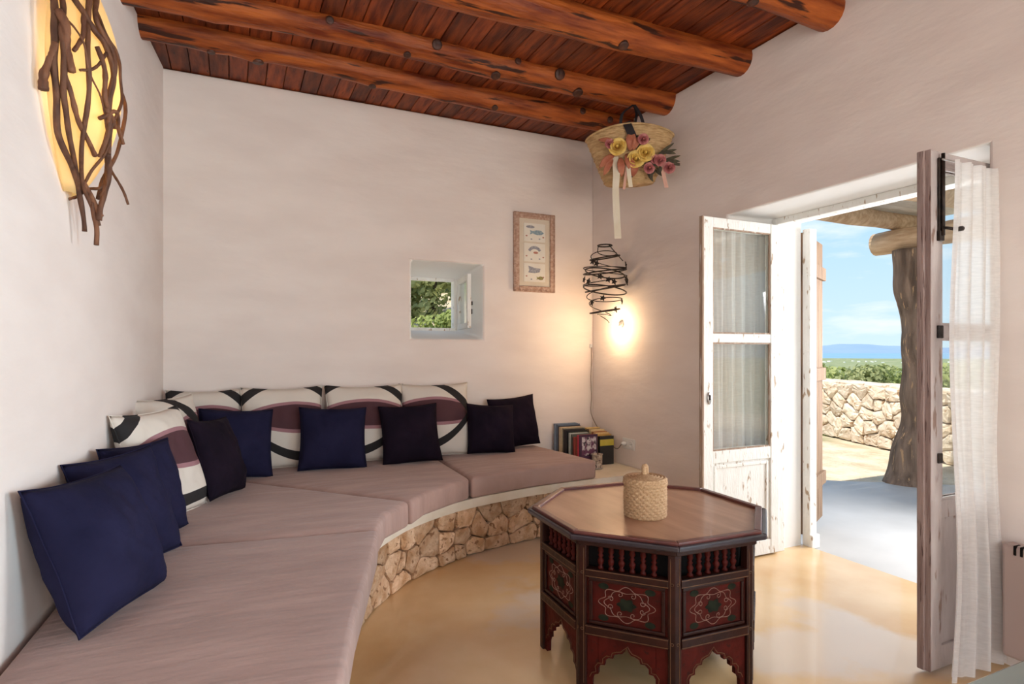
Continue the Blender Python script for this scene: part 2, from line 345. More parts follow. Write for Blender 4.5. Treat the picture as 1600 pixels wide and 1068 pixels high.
rw = holed_wall('wall_right', -0.30, YB, -0.04, ZC, [(1.395, 2.83, -0.012, 2.115), (1.40, 2.715, -0.012, 2.09), (1.40, 2.715, -0.012, 2.09)],
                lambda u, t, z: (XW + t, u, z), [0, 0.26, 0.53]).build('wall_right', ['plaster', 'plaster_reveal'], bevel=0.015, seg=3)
tag(rw, 'off-white plastered wall with the open double door', 'wall', kind='structure')
rw2 = holed_wall('wall_entry', YF - 0.5, -0.30, -0.04, ZC, [(-2.5, -0.65, 0.05, 2.25), (-2.5, -0.65, 0.05, 2.25)],
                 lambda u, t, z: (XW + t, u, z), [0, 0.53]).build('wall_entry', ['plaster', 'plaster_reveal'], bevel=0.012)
tag(rw2, 'plastered wall with a tall opening beside the viewer', 'wall', kind='structure')
b = MB(); NZ = 12; SEC = 2 * NZ + 2
for iy in range(25):
    yy = YF - 0.5 + (YB - YF + 0.5) * iy / 24
    zz = [-0.04 + (ZC + 0.04) * k / NZ for k in range(NZ + 1)]
    b.v += [(xl(yy, z), yy, z) for z in zz] + [(-1.35, yy, z) for z in zz[::-1]]
for iy in range(24): b.f += [(iy * SEC + k, iy * SEC + (k + 1) % SEC, (iy + 1) * SEC + (k + 1) % SEC, (iy + 1) * SEC + k) for k in range(SEC)]
b.f += [tuple(range(SEC)), tuple(24 * SEC + k for k in range(SEC))]; b.m = [0] * len(b.f)
lw = b.build('wall_left', 'plaster'); tag(lw, 'white plastered wall carrying the driftwood lamp', 'wall', kind='structure')
fw = holed_wall('wall_front', -1.0, XW, -0.04, ZC, [(-0.25, 2.45, -0.02, 2.42), (-0.25, 2.45, -0.02, 2.42)],
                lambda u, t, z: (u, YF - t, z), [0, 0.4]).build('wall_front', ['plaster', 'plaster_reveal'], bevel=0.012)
tag(fw, 'plastered wall behind the viewer with a wide opening', 'wall', kind='structure')

# ceiling: deck, planks, log beams
ce = MB().bb(-1.35, 3.4, YF - 0.5, YB + 0.6, ZC + 0.03, ZC + 0.16).build('ceiling', 'wood_red')
tag(ce, 'red-brown stained plank ceiling carried by round log beams', 'ceiling', kind='structure')
random.seed(3)
x = -0.98; pw = 0.112
src = MB().bb(-pw / 2 + 0.002, pw / 2 - 0.002, -2.45, 2.45, 0, 0.028).build('plank', 'wood_red', ce, bevel=0.003, seg=1, loc=(x, 2.0, ZC + 0.001))
k = 0
while x < 2.90:
    x += pw; k += 1
    share(src, 'plank', ce, (x, 2.0 + random.uniform(-0.03, 0.03), ZC + 0.001 + random.uniform(0, 0.004)))
    if k % 2 == 0: share(src, 'plank', ce, (x, -2.93, ZC + 0.001)); share(src, 'plank', ce, (x - pw, -2.93, ZC + 0.001))
beams = [(3.85, 3.87, 0.085, 0.105), (3.46, 3.40, 0.090, 0.105), (2.72, 2.74, 0.092, 0.135), (2.12, 2.15, 0.09, 0.115), (1.5, 1.52, 0.09, 0.12),
         (0.9, 0.92, 0.09, 0.12), (0.3, 0.3, 0.09, 0.12), (-0.3, -0.3, 0.09, 0.12), (-0.9, -0.9, 0.09, 0.12), (-1.6, -1.6, 0.09, 0.12), (-2.3, -2.3, 0.09, 0.12)]
for i, (yl, yr, rad, drop) in enumerate(beams):
    x0, x1 = -0.75, XW + 0.06; n = 60; pts = []
    random.seed(40 + i); ph = random.uniform(0, 9)
    zc = ZC - drop + rad
    bumps = [(random.uniform(-0.2, 2.7), random.uniform(3.1, 4.9), random.uniform(0.008, 0.018)) for _ in range(9)]
    seg = 20
    def f(u, v):
        X_ = x0 + (x1 - x0) * v; a = 2 * math.pi * u
        cy = yl + (yr - yl) * v + 0.018 * math.sin(v * 5 + ph) + 0.01 * math.sin(v * 11 + ph * 2)
        cz = zc + 0.012 * math.sin(v * 4 + ph * 1.7)
        r_ = rad * (0.95 + 0.10 * nz3(v * 5, ph, 0) + 0.06 * nz3(v * 9, math.cos(a) * 0.8, math.sin(a) * 0.8 + ph) + 0.08 * v)
        for bx, ba, bh in bumps:
            da = (a - ba + math.pi) % (2 * math.pi) - math.pi
            r_ += bh * math.exp(-((X_ - bx) / 0.05) ** 2 - (da / 0.45) ** 2)
        return (X_, cy + r_ * math.cos(a), cz + r_ * math.sin(a))
    g = MB(); g.grid(f, seg, n, wrapu=True); g.add([], [])
    g.f.append(tuple(range(seg))[::-1]); g.f.append(tuple(n * seg + q for q in range(seg))); g.m += [0, 0]
    bo = g.build('beam', 'log_red', ce, smooth=True)
    if i < 4:
        for bx, ba, bh in bumps[:7]:
            v = (bx - x0) / (x1 - x0)
            p = Vector(f(ba / 2 / math.pi, v)); nrm = Vector((0, math.cos(ba), math.sin(ba)))
            kr = random.uniform(0.020, 0.036)
            kb = MB().lathe([(kr, -0.02), (kr * 1.02, 0.0), (kr * 0.85, 0.004), (kr * 0.3, 0.002)], 10)
            ko = kb.build('knot', 'knot', bo, smooth=True); ko.location = p; ko.rotation_euler = nrm.to_track_quat('Z', 'Y').to_euler()

# ------------------------------------------------------------------ door frame, leaves, curtains
tr = empty('trim_1', (3.08, 2.06, 0)); tag(tr, 'white painted frame of the double door', 'door frame', kind='structure')
MB().bb(0, 0.07, 0.62, 0.655, 0, 2.09).build('jamb', 'white_paint', tr, bevel=0.004)
MB().bb(0, 0.07, -0.66, -0.625, 0, 2.09).build('jamb', 'white_paint', tr, bevel=0.004)
MB().bb(0, 0.07, -0.625, 0.62, 2.05, 2.09).build('header', 'white_paint', tr, bevel=0.004)
MB().bb(0.07, 0.10, -0.625, 0.62, 2.06, 2.09).build('header_stop', 'edge_wood', tr, bevel=0.003)

def leaf(name, loc, rz, label, inner, edge_m, face_m):
    """x runs from the hinge to the free edge, y through the thickness (0 = outside face)"""
    o = empty(name, loc, rz); tag(o, label, 'door', kind='structure'); W, T, H = 0.61, 0.042, 2.043
    MB().bb(0, 0.07, 0, T, 0.012, H).build('stile', face_m, o, bevel=0.004)
    st = MB(); st.bb(W - 0.072, W, 0, T, 0.012, H); st.build('stile', face_m, o, bevel=0.004)
    MB().bb(W, W + 0.014, -0.004, T * 0.55, 0.012, H).build('meeting_strip', edge_m, o, bevel=0.003)
    for z0, z1, nm in ((1.985, H, 'top_rail'), (1.31, 1.362, 'glazing_bar'), (0.60, 0.672, 'lock_rail'), (0.012, 0.10, 'bottom_rail')):
        MB().bb(0.07, W - 0.072, 0.002, T - 0.002, z0, z1).build(nm, face_m, o, bevel=0.003)
    for z0, z1 in ((1.362, 1.985), (0.672, 1.31)):
        MB().bb(0.072, W - 0.074, 0.019, 0.023, z0, z1).build('pane', 'glass', o)
        for s, y in ((1, 0.006), (1, T - 0.014)):
            fr = MB()
            fr.bb(0.07, 0.079, y, y + 0.01, z0, z1); fr.bb(W - 0.081, W - 0.072, y, y + 0.01, z0, z1)
            fr.bb(0.079, W - 0.081, y, y + 0.01, z0, z0 + 0.009); fr.bb(0.079, W - 0.081, y, y + 0.01, z1 - 0.009, z1)
            fr.build('glazing_bead', edge_m if y < 0.01 else face_m, o)
    pn = MB().bb(0.068, W - 0.07, 0.014, T - 0.014, 0.098, 0.602).build('panel', face_m, o)
    fr = MB()
    for (a, c, z0, z1) in ((0.085, 0.103, 0.115, 0.585), (W - 0.105, W - 0.087, 0.115, 0.585), (0.103, W - 0.105, 0.115, 0.133), (0.103, W - 0.105, 0.567, 0.585)):
        fr.bb(a, c, 0.006, 0.016, z0, z1)
    fr.build('moulding', face_m, pn, bevel=0.003)
    for z in (0.25, 1.0, 1.78):
        MB().lathe([(0.009, -0.045), (0.009, 0.045)], 8, (0.0, T if inner else 0.0, z)).build('hinge', 'iron', o)
    return o
dl = leaf('door_1', (3.075, 2.655, 0), R(180), 'worn white glazed door leaf standing open left of the doorway', True, 'bare_wood', 'white_paint')
dl.scale = (1, -1, 1)
# in this leaf's space the outside face looks back along -Y in the room
lk = MB().lathe([(0.001, 0), (0.016, 0), (0.017, 0.004), (0.0, 0.006)], 12).build('lock_plate', 'steel', dl, smooth=True)
lk.location = (0.572, -0.001, 0.985); lk.rotation_euler = (R(90), 0, 0); lk.scale = (1, 2.2, 1)
MB().bb(0.566, 0.578, -0.014, 0.0, 0.975, 1.005).build('latch_knob', 'iron', dl, bevel=0.003)
dr = leaf('door_2', (3.066, 1.451, 0), R(180), 'glazed door leaf seen edge-on right of the doorway, with iron bolt', False, 'edge_wood', 'shaded_paint')
MB().bb(0.610, 0.615, 0.018, 0.0425, 0.012, 2.043).build('edge_lipping', 'edge_wood', dr)
# room face of this leaf is +y local = -Y in the room
bolt = MB(); bolt.bb(0.548, 0.572, 0.042, 0.052, 1.72, 2.015); bolt.build('bolt_plate', 'iron', dr, bevel=0.003)
MB().tube([(0.56, 0.058, 1.71), (0.56, 0.058, 2.03)], 0.007, 8).build('bolt_rod', 'iron', dr, smooth=True)
MB().tube(spline([(0.56, 0.058, 1.74), (0.56, 0.078, 1.735), (0.54, 0.092, 1.73), (0.505, 0.096, 1.735)], 4), lambda t: 0.006 + 0.004 * (t > 0.8), 8).build('bolt_handle', 'iron', dr, smooth=True)
MB().bb(0.545, 0.575, 0.042, 0.056, 1.69, 1.73).build('bolt_keeper', 'iron', dr, bevel=0.003)
MB().bb(0.54, 0.575, 0.042, 0.05, 1.31, 1.36).build('catch', 'iron', dr, bevel=0.003)
MB().bb(0.545, 0.572, 0.042, 0.05, 0.82, 0.86).build('catch', 'iron', dr, bevel=0.003)

def curtain(name, x0, x1, y, z0, z1, folds, amp, m, label, shape=None, lean=0):
    rnd = random.Random(len(label)); ph = [rnd.uniform(0, 6) for _ in range(5)]
    def f(u, v):
        z = z0 + (z1 - z0) * v; a, c = x0, x1
        if shape: a, c = shape(v)
        X_ = a + (c - a) * u
        d = amp * (0.55 + 0.45 * (1 - v)) * (math.sin(u * folds * 6.283 + ph[0] + 0.5 * math.sin(v * 3 + ph[1])) + 0.45 * math.sin(u * folds * 2.3 * 6.283 + ph[2] + v * 1.3))
        return (X_, y + d + lean * (1 - v), z)
    b = MB(); b.grid(f, 90, 50)
    o = b.build(name, m, smooth=True, fix=False); return tag(o, label, 'curtain')
cr_ = curtain('door_curtain', 2.56, 3.0, 2.735, 0.60, 1.995, 5, 0.014, 'sheer', 'sheer white curtain behind the glass of the left door leaf')
MB().tube([(2.53, 2.715, 1.985), (3.03, 2.715, 1.985)], 0.004, 6).build('curtain_wire', 'steel', cr_)
cr_ = curtain('door_curtain', 2.50, 2.80, 1.366, 0.012, 2.0, 3.2, 0.016, 'sheer2', 'long sheer white curtain trailing to the floor at the right door leaf',
              lambda v: (2.515 + 0.030 * math.sin(v * 7.5) - 0.075 * (1 - v) ** 2 - 0.015 * v, 2.81 - 0.04 * math.exp(-((v - 0.42) / 0.2) ** 2)), -0.03)
MB().tube([(2.48, 1.380, 2.0), (2.815, 1.380, 2.0)], 0.004, 6).build('curtain_wire', 'steel', cr_)

# outside shutter, folded back
sh = empty('door_3', (3.40, 2.735, 0.05), R(27)); tag(sh, 'weathered wooden outer shutter folded back outside the doorway', 'shutter', kind='structure')
for k in range(4): MB().bb(0.005 + 0.145 * k, 0.147 + 0.145 * k, 0.0, 0.028, 0, 1.99).build('board', 'shutter', sh, bevel=0.003)
for z in (0.25, 1.0, 1.72): MB().bb(0.0, 0.58, -0.024, 0.0, z, z + 0.09).build('batten', 'shutter', sh, bevel=0.003)
tp_ = empty('trim_2', (3.39, 2.685, -0.012)); tag(tp_, 'white painted outer post of the doorway beside the shutter', 'door post', kind='structure')
MB().bb(-0.035, 0.03, -0.025, 0.03, 0.0, 2.06).build('post_shaft', 'white_paint', tp_, bevel=0.005)
MB().bb(-0.034, 0.045, -0.04, 0.03, 0.0, 0.09).build('post_foot', 'white_paint', tp_, bevel=0.008)
for z in (0.28, 1.05, 1.76, 1.9):
    MB().bb(-0.03, 0.12, -0.032, -0.024, z, z + 0.03).build('strap_hinge', 'iron', sh)

# ------------------------------------------------------------------ small window
wn = empty('window_1', (1.49, YB + 0.40, 1.65)); tag(wn, 'small white window set deep in the back wall', 'window', kind='structure')
for (a, c, z0, z1, nm) in ((-0.245, -0.215, -0.225, 0.23, 'frame_post'), (0.215, 0.25, -0.225, 0.23, 'frame_post'), (-0.215, 0.215, 0.20, 0.23, 'frame_head'), (-0.215, 0.215, -0.225, -0.195, 'frame_sill')):
    MB().bb(a, c, 0.03, 0.08, z0, z1).build(nm, 'white_paint', wn, bevel=0.003)
cs = empty('casement', (0.245, 0.02, 0), R(180 + 80)); cs.parent = wn
pl = (('casement_stile', 0, 0.05, -0.21, 0.215), ('casement_stile', 0.40, 0.45, -0.21, 0.215), ('casement_rail', 0.05, 0.40, 0.17, 0.215), ('casement_rail', 0.05, 0.40, -0.21, -0.165))
for nm, a, c, z0, z1 in pl: MB().bb(a, c, 0, 0.03, z0, z1).build(nm, 'white_paint', cs, bevel=0.003)
MB().bb(0.05, 0.40, 0.013, 0.017, -0.165, 0.17).build('pane', 'glass', cs)
MB().bb(0.425, 0.44, 0.03, 0.045, -0.03, 0.0).build('latch', 'iron', cs, bevel=0.002)
MB().bb(0.425, 0.44, 0.03, 0.042, -0.10, -0.06).build('latch', 'iron', cs, bevel=0.002)

# ------------------------------------------------------------------ stone bench
curve = [(0.02, 0.85), (0.10, 1.2), (0.19, 1.6), (0.285, 2.0), (0.36, 2.3), (0.435, 2.557), (0.50, 2.73), (0.58, 2.86), (0.69, 3.005), (0.85, 3.17), (1.05, 3.31), (1.27, 3.42), (1.5, 3.49), (1.86, 3.565), (2.3, 3.60), (XW - 0.004, 3.61)]
cpts = [Vector((p.x, p.y)) for p in spline([(x, y, 0) for x, y in curve], 8)]
acc = [0.0]
for i in range(1, len(cpts)): acc.append(acc[-1] + (cpts[i] - cpts[i - 1]).length)
CL = acc[-1]
def on_curve(s):
    s = max(0, min(CL - 1e-4, s)); i = max(k for k in range(len(acc) - 1) if acc[k] <= s)
    t = (s - acc[i]) / (acc[i + 1] - acc[i]); p = cpts[i].lerp(cpts[i + 1], t); d = (cpts[i + 1] - cpts[i]).normalized()
    return p, Vector((d.y, -d.x))           # outward = into the room
BT = 0.355
bench = empty('stone_bench', (0.4, 3.4, 0)); tag(bench, 'curved built-in bench faced with ochre stones, pale cement seat edge', 'bench')
def bench_poly(off, wallgap=0.004):
    fr = []
    for i in range(0, len(cpts), 2):
        d = (cpts[min(i + 1, len(cpts) - 1)] - cpts[max(i - 1, 0)]).normalized(); n = Vector((d.y, -d.x)); q = cpts[i] + n * off
        fr.append((min(q.x, XW - wallgap), q.y))
    q = cpts[-1]; fr.append((XW - wallgap, q.y - off))
    return fr + [(XW - wallgap, YB - wallgap), (xl(YB, 0.5) + wallgap + 0.01, YB - wallgap), (xl(3.0, 0.5) + 0.015, 3.0), (xl(2.0, 0.5) + 0.015, 2.0), (xl(0.85, 0.5) + 0.02, 0.85)]
def rel(o, base): o.location = Vector(o.location) - base; return o
BO = Vector((0.4, 3.4, 0))
def bpart(b, *a, **k): o = b.build(*a, **k); o.parent = bench; o.location = Vector(o.location) - BO; return o
bpart(MB().prism(bench_poly(-0.03), 0.0, 0.30), 'core', 'mortar')
bpart(MB().prism(bench_poly(0.030), 0.30, BT), 'seat_slab', 'cement', bevel=0.012, seg=3)

def clip(poly, px_, py_, nx, ny):
    o = []; n = len(poly)
    for i in range(n):
        a, c = poly[i], poly[(i + 1) % n]
        da = (a[0] - px_) * nx + (a[1] - py_) * ny; dc = (c[0] - px_) * nx + (c[1] - py_) * ny
        if da <= 0: o.append(a)
        if (da < 0 < dc) or (dc < 0 < da):
            t = da / (da - dc); o.append((a[0] + (c[0] - a[0]) * t, a[1] + (c[1] - a[1]) * t))
    return o
def cells(pts, u0, u1, v0, v1, aniso=1.0):
    res = []
    for i, p in enumerate(pts):
        poly = [(u0, v0), (u1, v0), (u1, v1), (u0, v1)]
        for j, q in enumerate(pts):
            if i == j or abs(p[0] - q[0]) > 0.9 or len(poly) < 3: continue
            mx_, my = (p[0] + q[0]) / 2, (p[1] + q[1]) / 2
            poly = clip(poly, mx_, my, (q[0] - p[0]), (q[1] - p[1]) * aniso)
        if len(poly) >= 3: res.append(poly)
    return res
def stone(poly, place, gap, proud, rnd):
    """one rough stone: polygon in the wall's own plane, rounded towards the room"""
    cu = sum(p[0] for p in poly) / len(poly); cv = sum(p[1] for p in poly) / len(poly)
    ring = []
    n = len(poly)
    for i in range(n):
        a, c = poly[i], poly[(i + 1) % n]; l = math.hypot(c[0] - a[0], c[1] - a[1])
        if l < 0.012: continue
        for t in ((0.12, 0.5, 0.88) if l > 0.05 else (0.25, 0.75)):
            ring.append((a[0] + (c[0] - a[0]) * t + rnd.uniform(-1, 1) * 0.07 * l * 0.5, a[1] + (c[1] - a[1]) * t + rnd.uniform(-1, 1) * 0.07 * l * 0.5))
    if len(ring) < 4: return None
    size = max(max(p[0] for p in ring) - min(p[0] for p in ring), max(p[1] for p in ring) - min(p[1] for p in ring))
    k0 = max(0.55, 1 - gap * 2.2 / max(size, 0.03)); vs = []; m = len(ring)
    tu, tv = rnd.uniform(-0.10, 0.10), rnd.uniform(-0.12, 0.12)
    for sc_, dz in ((k0, -0.04), (k0, 0.0), (k0 * 0.965, proud * 0.72), (k0 * 0.62, proud)):
        for (u, v) in ring:
            du, dv = (u - cu) * sc_, (v - cv) * sc_
            vs.append(place(cu + du, cv + dv, dz + (tu * du + tv * dv + rnd.uniform(-1, 1) * proud * 0.22 if dz > 0 else 0)))
    vs.append(place(cu, cv, proud * 0.98))
    fs = [(r * m + i, r * m + (i + 1) % m, (r + 1) * m + (i + 1) % m, (r + 1) * m + i) for r in range(3) for i in range(m)]
    fs += [(3 * m + i, 3 * m + (i + 1) % m, 4 * m) for i in range(m)]
    return MB().add(vs, fs)
rnd = random.Random(11); pts = []
S0 = 0.9
rows = [(0.045, 0.15), (0.145, 0.17), (0.248, 0.15)]
for r_, (zc, step) in enumerate(rows):
    s = S0 + rnd.uniform(0, 0.1)
    while s < CL:
        pts.append((s, zc + rnd.uniform(-0.026, 0.026))); s += step * rnd.choice((0.4, 0.8, 1.0, 1.2, 1.5))
def bplace(s, z, d):
    p, n = on_curve(s); q = p + n * (d - 0.005); return (min(q.x, XW - 0.003) - BO.x, q.y - BO.y, max(0.001, z))
for poly in cells(pts, S0 - 0.05, CL, 0.0, 0.302, 1.25):
    st = stone(poly, bplace, 0.0036, rnd.uniform(0.008, 0.026), rnd)
    if st: st.build('stone', 'stone', bench)

# ------------------------------------------------------------------ mattresses
MT = 0.485
def mattress(poly, label, z0=BT + 0.001, z1=MT, seed=1):
    cx = sum(p[0] for p in poly) / len(poly); cy = sum(p[1] for p in poly) / len(poly)
    loc = [(x - cx, y - cy) for x, y in poly]; n = len(loc)
    b = MB(); vs = []; 
    rings = [(1.0, z0), (1.0, z1 - 0.0), (0.86, z1 + 0.006), (0.55, z1 + 0.011)]
    # keep the ring count equal so that the top swells softly
    for k, z in rings: vs += [(x * k, y * k, z + (0.004 * nz3(x * 3, y * 3, seed) if k < 1 else 0)) for x, y in loc]
    vs.append((0, 0, z1 + 0.012))
    fs = [tuple(range(n))[::-1]] + [(r * n + i, r * n + (i + 1) % n, (r + 1) * n + (i + 1) % n, (r + 1) * n + i) for r in range(3) for i in range(n)]
    fs += [(3 * n + i, 3 * n + (i + 1) % n, 4 * n) for i in range(n)]
    b.add(vs, fs)
    o = b.build('seat_mattress', 'canvas', loc=(cx, cy, 0), bevel=0.022, seg=3, smooth=True)
    tag(o, label, 'mattress', 'taupe seat mattresses on the stone bench')
    # stitched seam round the upper edge
    pr = [(x * 1.001, y * 1.001, z1 - 0.012) for x, y in loc]
    return o
def dense(poly, step=0.12):
    o = []
    for i in range(len(poly)):
        a, c = Vector(poly[i]), Vector(poly[(i + 1) % len(poly)]); k = max(1, int((c - a).length / step))
        o += [tuple(a.lerp(c, t / k)) for t in range(k)]
    return o
wl = lambda y: xl(y, 0.45) + 0.012
mattress(dense([(0.57, 2.60), (0.535, 2.46), (0.43, 2.12), (0.32, 1.77), (0.235, 1.45), (0.08, 0.88), (wl(0.88), 0.88), (wl(2.75), 2.75)]), 'nearest taupe canvas mattress under the three navy cushions', seed=1)
mattress(dense([(wl(2.77), 2.77), (0.57, 2.615), (0.66, 2.84), (0.82, 3.0), (0.07, 3.86), (wl(4.37), YB - 0.015)]), 'wedge-shaped taupe mattress in the corner of the bench', seed=2)
mattress(dense([(-0.36, YB - 0.012), (0.085, 3.87), (0.835, 3.01), (0.95, 3.16), (1.15, 3.30), (1.30, 3.395), (1.335, YB - 0.012)]), 'taupe mattress under the striped cushions, between wedge and end mattress', seed=3)
mattress(dense([(1.315, 3.395), (1.6, 3.475), (1.95, 3.535), (2.33, 3.57), (2.25, YB - 0.012), (1.345, YB - 0.012)]), 'far right taupe mattress beside the books', seed=4)

# ------------------------------------------------------------------ cushions
def pattern_mat(name, W, H, top=0.0, lens=0.2, low=0.35, fx=1, fy=1, lift=0.0):
    m, t, p = base_mat(name); N = t.nodes.new; L = t.links.new; p.inputs['Roughness'].default_value = 0.85
    tcn = N('ShaderNodeTexCoord'); sp = N('ShaderNodeSeparateXYZ'); L(tcn.outputs['Object'], sp.inputs[0])
    u = X(t, sp.outputs['X']) * (2 * fx / W); v = X(t, sp.outputs['Z']) * (2 * fy / H) - lift
    def sq(c): d = u - c; return d * d
    t1 = 0.50 - sq(lens) * 0.17; b1 = sq(lens + 0.25) * 0.15 - 0.12
    maroon = v.lt(t1)._m('MULTIPLY', v.gt(b1))
    pink = v.lt(t1 + 0.075)._m('MULTIPLY', v.gt(b1 - 0.085))
    k1 = (v - (1.10 - sq(top) * 0.38)).abs().lt((u - top).abs() * 0.085 + 0.045)
    d2 = (u * (-1.0 if low > 0 else 1.0) + abs(low))._m('MAXIMUM', 0.0)
    k2 = (v - (d2 * d2 * 0.40 - 0.74)).abs().lt(0.105)
    black = k1._m('MAXIMUM', k2)
    prev = None
    for fac, c in ((None, (0.70, 0.64, 0.57)), (pink, (0.34, 0.17, 0.19)), (maroon, (0.075, 0.026, 0.034)), (black, (0.014, 0.012, 0.013))):
        if fac is None:
            rgb = N('ShaderNodeRGB'); rgb.outputs[0].default_value = c4(c); prev = rgb.outputs[0]; continue
        mm = N('ShaderNodeMix'); mm.data_type = 'RGBA'; mm.inputs['B'].default_value = c4(c); L(prev, mm.inputs['A']); L(fac.k, mm.inputs['Factor']); prev = mm.outputs['Result']
    L(prev, p.inputs['Base Color'])
    nb = N('ShaderNodeTexNoise'); nb.inputs['Scale'].default_value = 12; L(tcn.outputs['Object'], nb.inputs['Vector'])
    bp = N('ShaderNodeBump'); bp.inputs['Strength'].default_value = 0.35; bp.inputs['Distance'].default_value = 0.012
    L(nb.outputs['Fac'], bp.inputs['Height']); L(bp.outputs[0], p.inputs['Normal'])
    return m
def cushion(name, W, H, T, base, facing, lean, m, label, group, seed=0, roll=0, sag=0.06):
    """base = middle of the lower edge; facing = yaw of the face normal in degrees (-90 looks along -Y); lean = tilt back in degrees"""
    rnd = random.Random(seed); o1, o2 = rnd.uniform(0, 50), rnd.uniform(0, 50); n = 28
    def surf(side):
        def f(u, v):
            a, c = u * 2 - 1, v * 2 - 1
            pin = 1 - 0.07 * (1 - abs(c) ** 2.2) * abs(a) ** 3; pinz = 1 - 0.045 * (1 - abs(a) ** 2.2) * abs(c) ** 3
            x = a * W / 2 * pin; z = c * H / 2 * pinz
            prof = ((1 - abs(a) ** 2.6) * (1 - abs(c) ** 2.6)); prof = max(0, prof) ** 0.5
            th = T / 2 * prof * (1 + sag * 3 * (-c) * (1 - abs(c)))
            wr = 0.016 * prof * nz3(a * 2.2 + o1, c * 2.2, o2) + 0.008 * prof * nz3(a * 5 + c * 3 + o1, c * 4 - a * 2, o2)
            y = side * (th + wr) 
            z -= sag * 0.25 * H * (1 - a * a) * max(0, c) ** 2
            return (x, y + 0.01 * nz3(a * 1.3 + o2, c * 1.3, o1), z)
        return f
    b = MB(); b.grid(surf(-1), n, n); b.grid(surf(1), n, n)
    o = b.build(name, m, smooth=True)
    bm_ = bmesh.new(); bm_.from_mesh(o.data); bmesh.ops.remove_doubles(bm_, verts=bm_.verts, dist=1e-5); bmesh.ops.recalc_face_normals(bm_, faces=bm_.faces); bm_.to_mesh(o.data); bm_.free()
    rot = Matrix.Rotation(R(facing + 90), 3, 'Z') @ Matrix.Rotation(R(-lean), 3, 'X') @ Matrix.Rotation(R(roll), 3, 'Y')
    o.rotation_euler = rot.to_euler()
    low = min((rot @ v.co).z for v in o.data.vertices)
    c = rot @ Vector((0, 0, H / 2))
    o.location = (base[0] + c.x, base[1] + c.y, MT + 0.004 - low)
    # a seam along the border
    sm = [Vector(surf(1)(t, 0)) for t in [k / 12 for k in range(12)]] + [Vector(surf(1)(1, t)) for t in [k / 12 for k in range(12)]] + \
         [Vector(surf(1)(1 - t, 1)) for t in [k / 12 for k in range(12)]] + [Vector(surf(1)(0, 1 - t)) for t in [k / 12 for k in range(12)]]
    MB().tube(sm, 0.003, 5, closed=True).build('seam', m, o, smooth=True)
    return tag(o, label, 'cushion', group)
GP, GN = 'striped back cushions on the bench', 'dark scatter cushions on the bench'
P = [
 (0.53, 0.55, 0.15, (1.36, 4.17), -92, 15, dict(top=-0.55, lens=-0.15, low=-0.5), 'striped cushion at the right end of the patterned row on the back wall', 1),
 (0.55, 0.55, 0.16, (0.845, 4.16), -90, 15, dict(top=-0.2, lens=-0.1, low=-0.4), 'striped cushion second from the right on the back wall, behind two dark cushions', 2),
 (0.52, 0.55, 0.15, (0.30, 4.16), -89, 15, dict(top=0.1, lens=0.25, low=0.5), 'striped cushion on the back wall just left of the middle, widely in view', 3),
 (0.44, 0.54, 0.14, (-0.165, 4.19), -88, 14, dict(top=-0.1, lens=0.1, low=0.45), 'striped cushion at the corner end of the back wall, behind a navy cushion', 4),
]
for W_, H_, T_, bs, fc, ln, kw, lb, sd_ in P:
    cushion('striped_cushion', W_, H_, T_, bs, fc, ln, pattern_mat('striped_cotton', W_, H_, **kw), lb, GP, sd_)
cushion('striped_cushion', 0.49, 0.54, 0.13, (-0.235, 3.70), -32, 15, pattern_mat('striped_cotton', 0.52, 0.54, top=-0.75, lens=0.9, low=0.75), 'striped cushion set diagonally in the room corner', GP, 5)
cushion('striped_cushion', 0.50, 0.52, 0.17, (-0.235, 3.15), -26, 16, pattern_mat('striped_cotton', 0.54, 0.52, top=0.2, lens=0.25, low=0.1), 'striped cushion leaning on the left wall beyond the navy cushions', GP, 6)
for W_, H_, T_, bs, fc, ln, mm, lb, sd_, rl in [
 (0.42, 0.40, 0.17, (2.03, 4.24), -86, 10, 'aubergine', 'almost black cushion at the far right, half hidden, leaning on bare wall', 11, -4),
 (0.38, 0.37, 0.18, (1.74, 4.08), -92, 14, 'aubergine', 'almost black cushion in front of another one at the far right', 12, 3),
 (0.41, 0.41, 0.18, (1.11, 3.965), -95, 20, 'aubergine', 'almost black cushion leaning between the two right-hand striped cushions', 13, -2),
 (0.43, 0.41, 0.18, (0.58, 3.97), -93, 18, 'navy', 'dark navy cushion leaning between the middle striped cushions', 14, 2),
 (0.42, 0.42, 0.17, (0.01, 3.90), -80, 16, 'navy', 'navy cushion standing square to view near the room corner', 15, 4),
 (0.40, 0.42, 0.15, (-0.02, 3.48), -24, 18, 'aubergine', 'dark aubergine cushion seen edge-on in front of the corner', 16, 4),
 (0.40, 0.40, 0.12, (-0.28, 2.82), -30, 16, 'navy', 'navy cushion farthest of the three along the left wall', 17, 2),
 (0.43, 0.42, 0.14, (-0.29, 2.50), -28, 18, 'navy', 'navy cushion in the middle of the three along the left wall', 18, 0),
 (0.44, 0.42, 0.19, (-0.285, 2.10), -21, 23, 'navy', 'big navy cushion nearest to view on the front mattress', 19, 2)]:
    cushion('scatter_cushion', W_, H_, T_, bs, fc, ln, mm, lb, GN, sd_, rl)

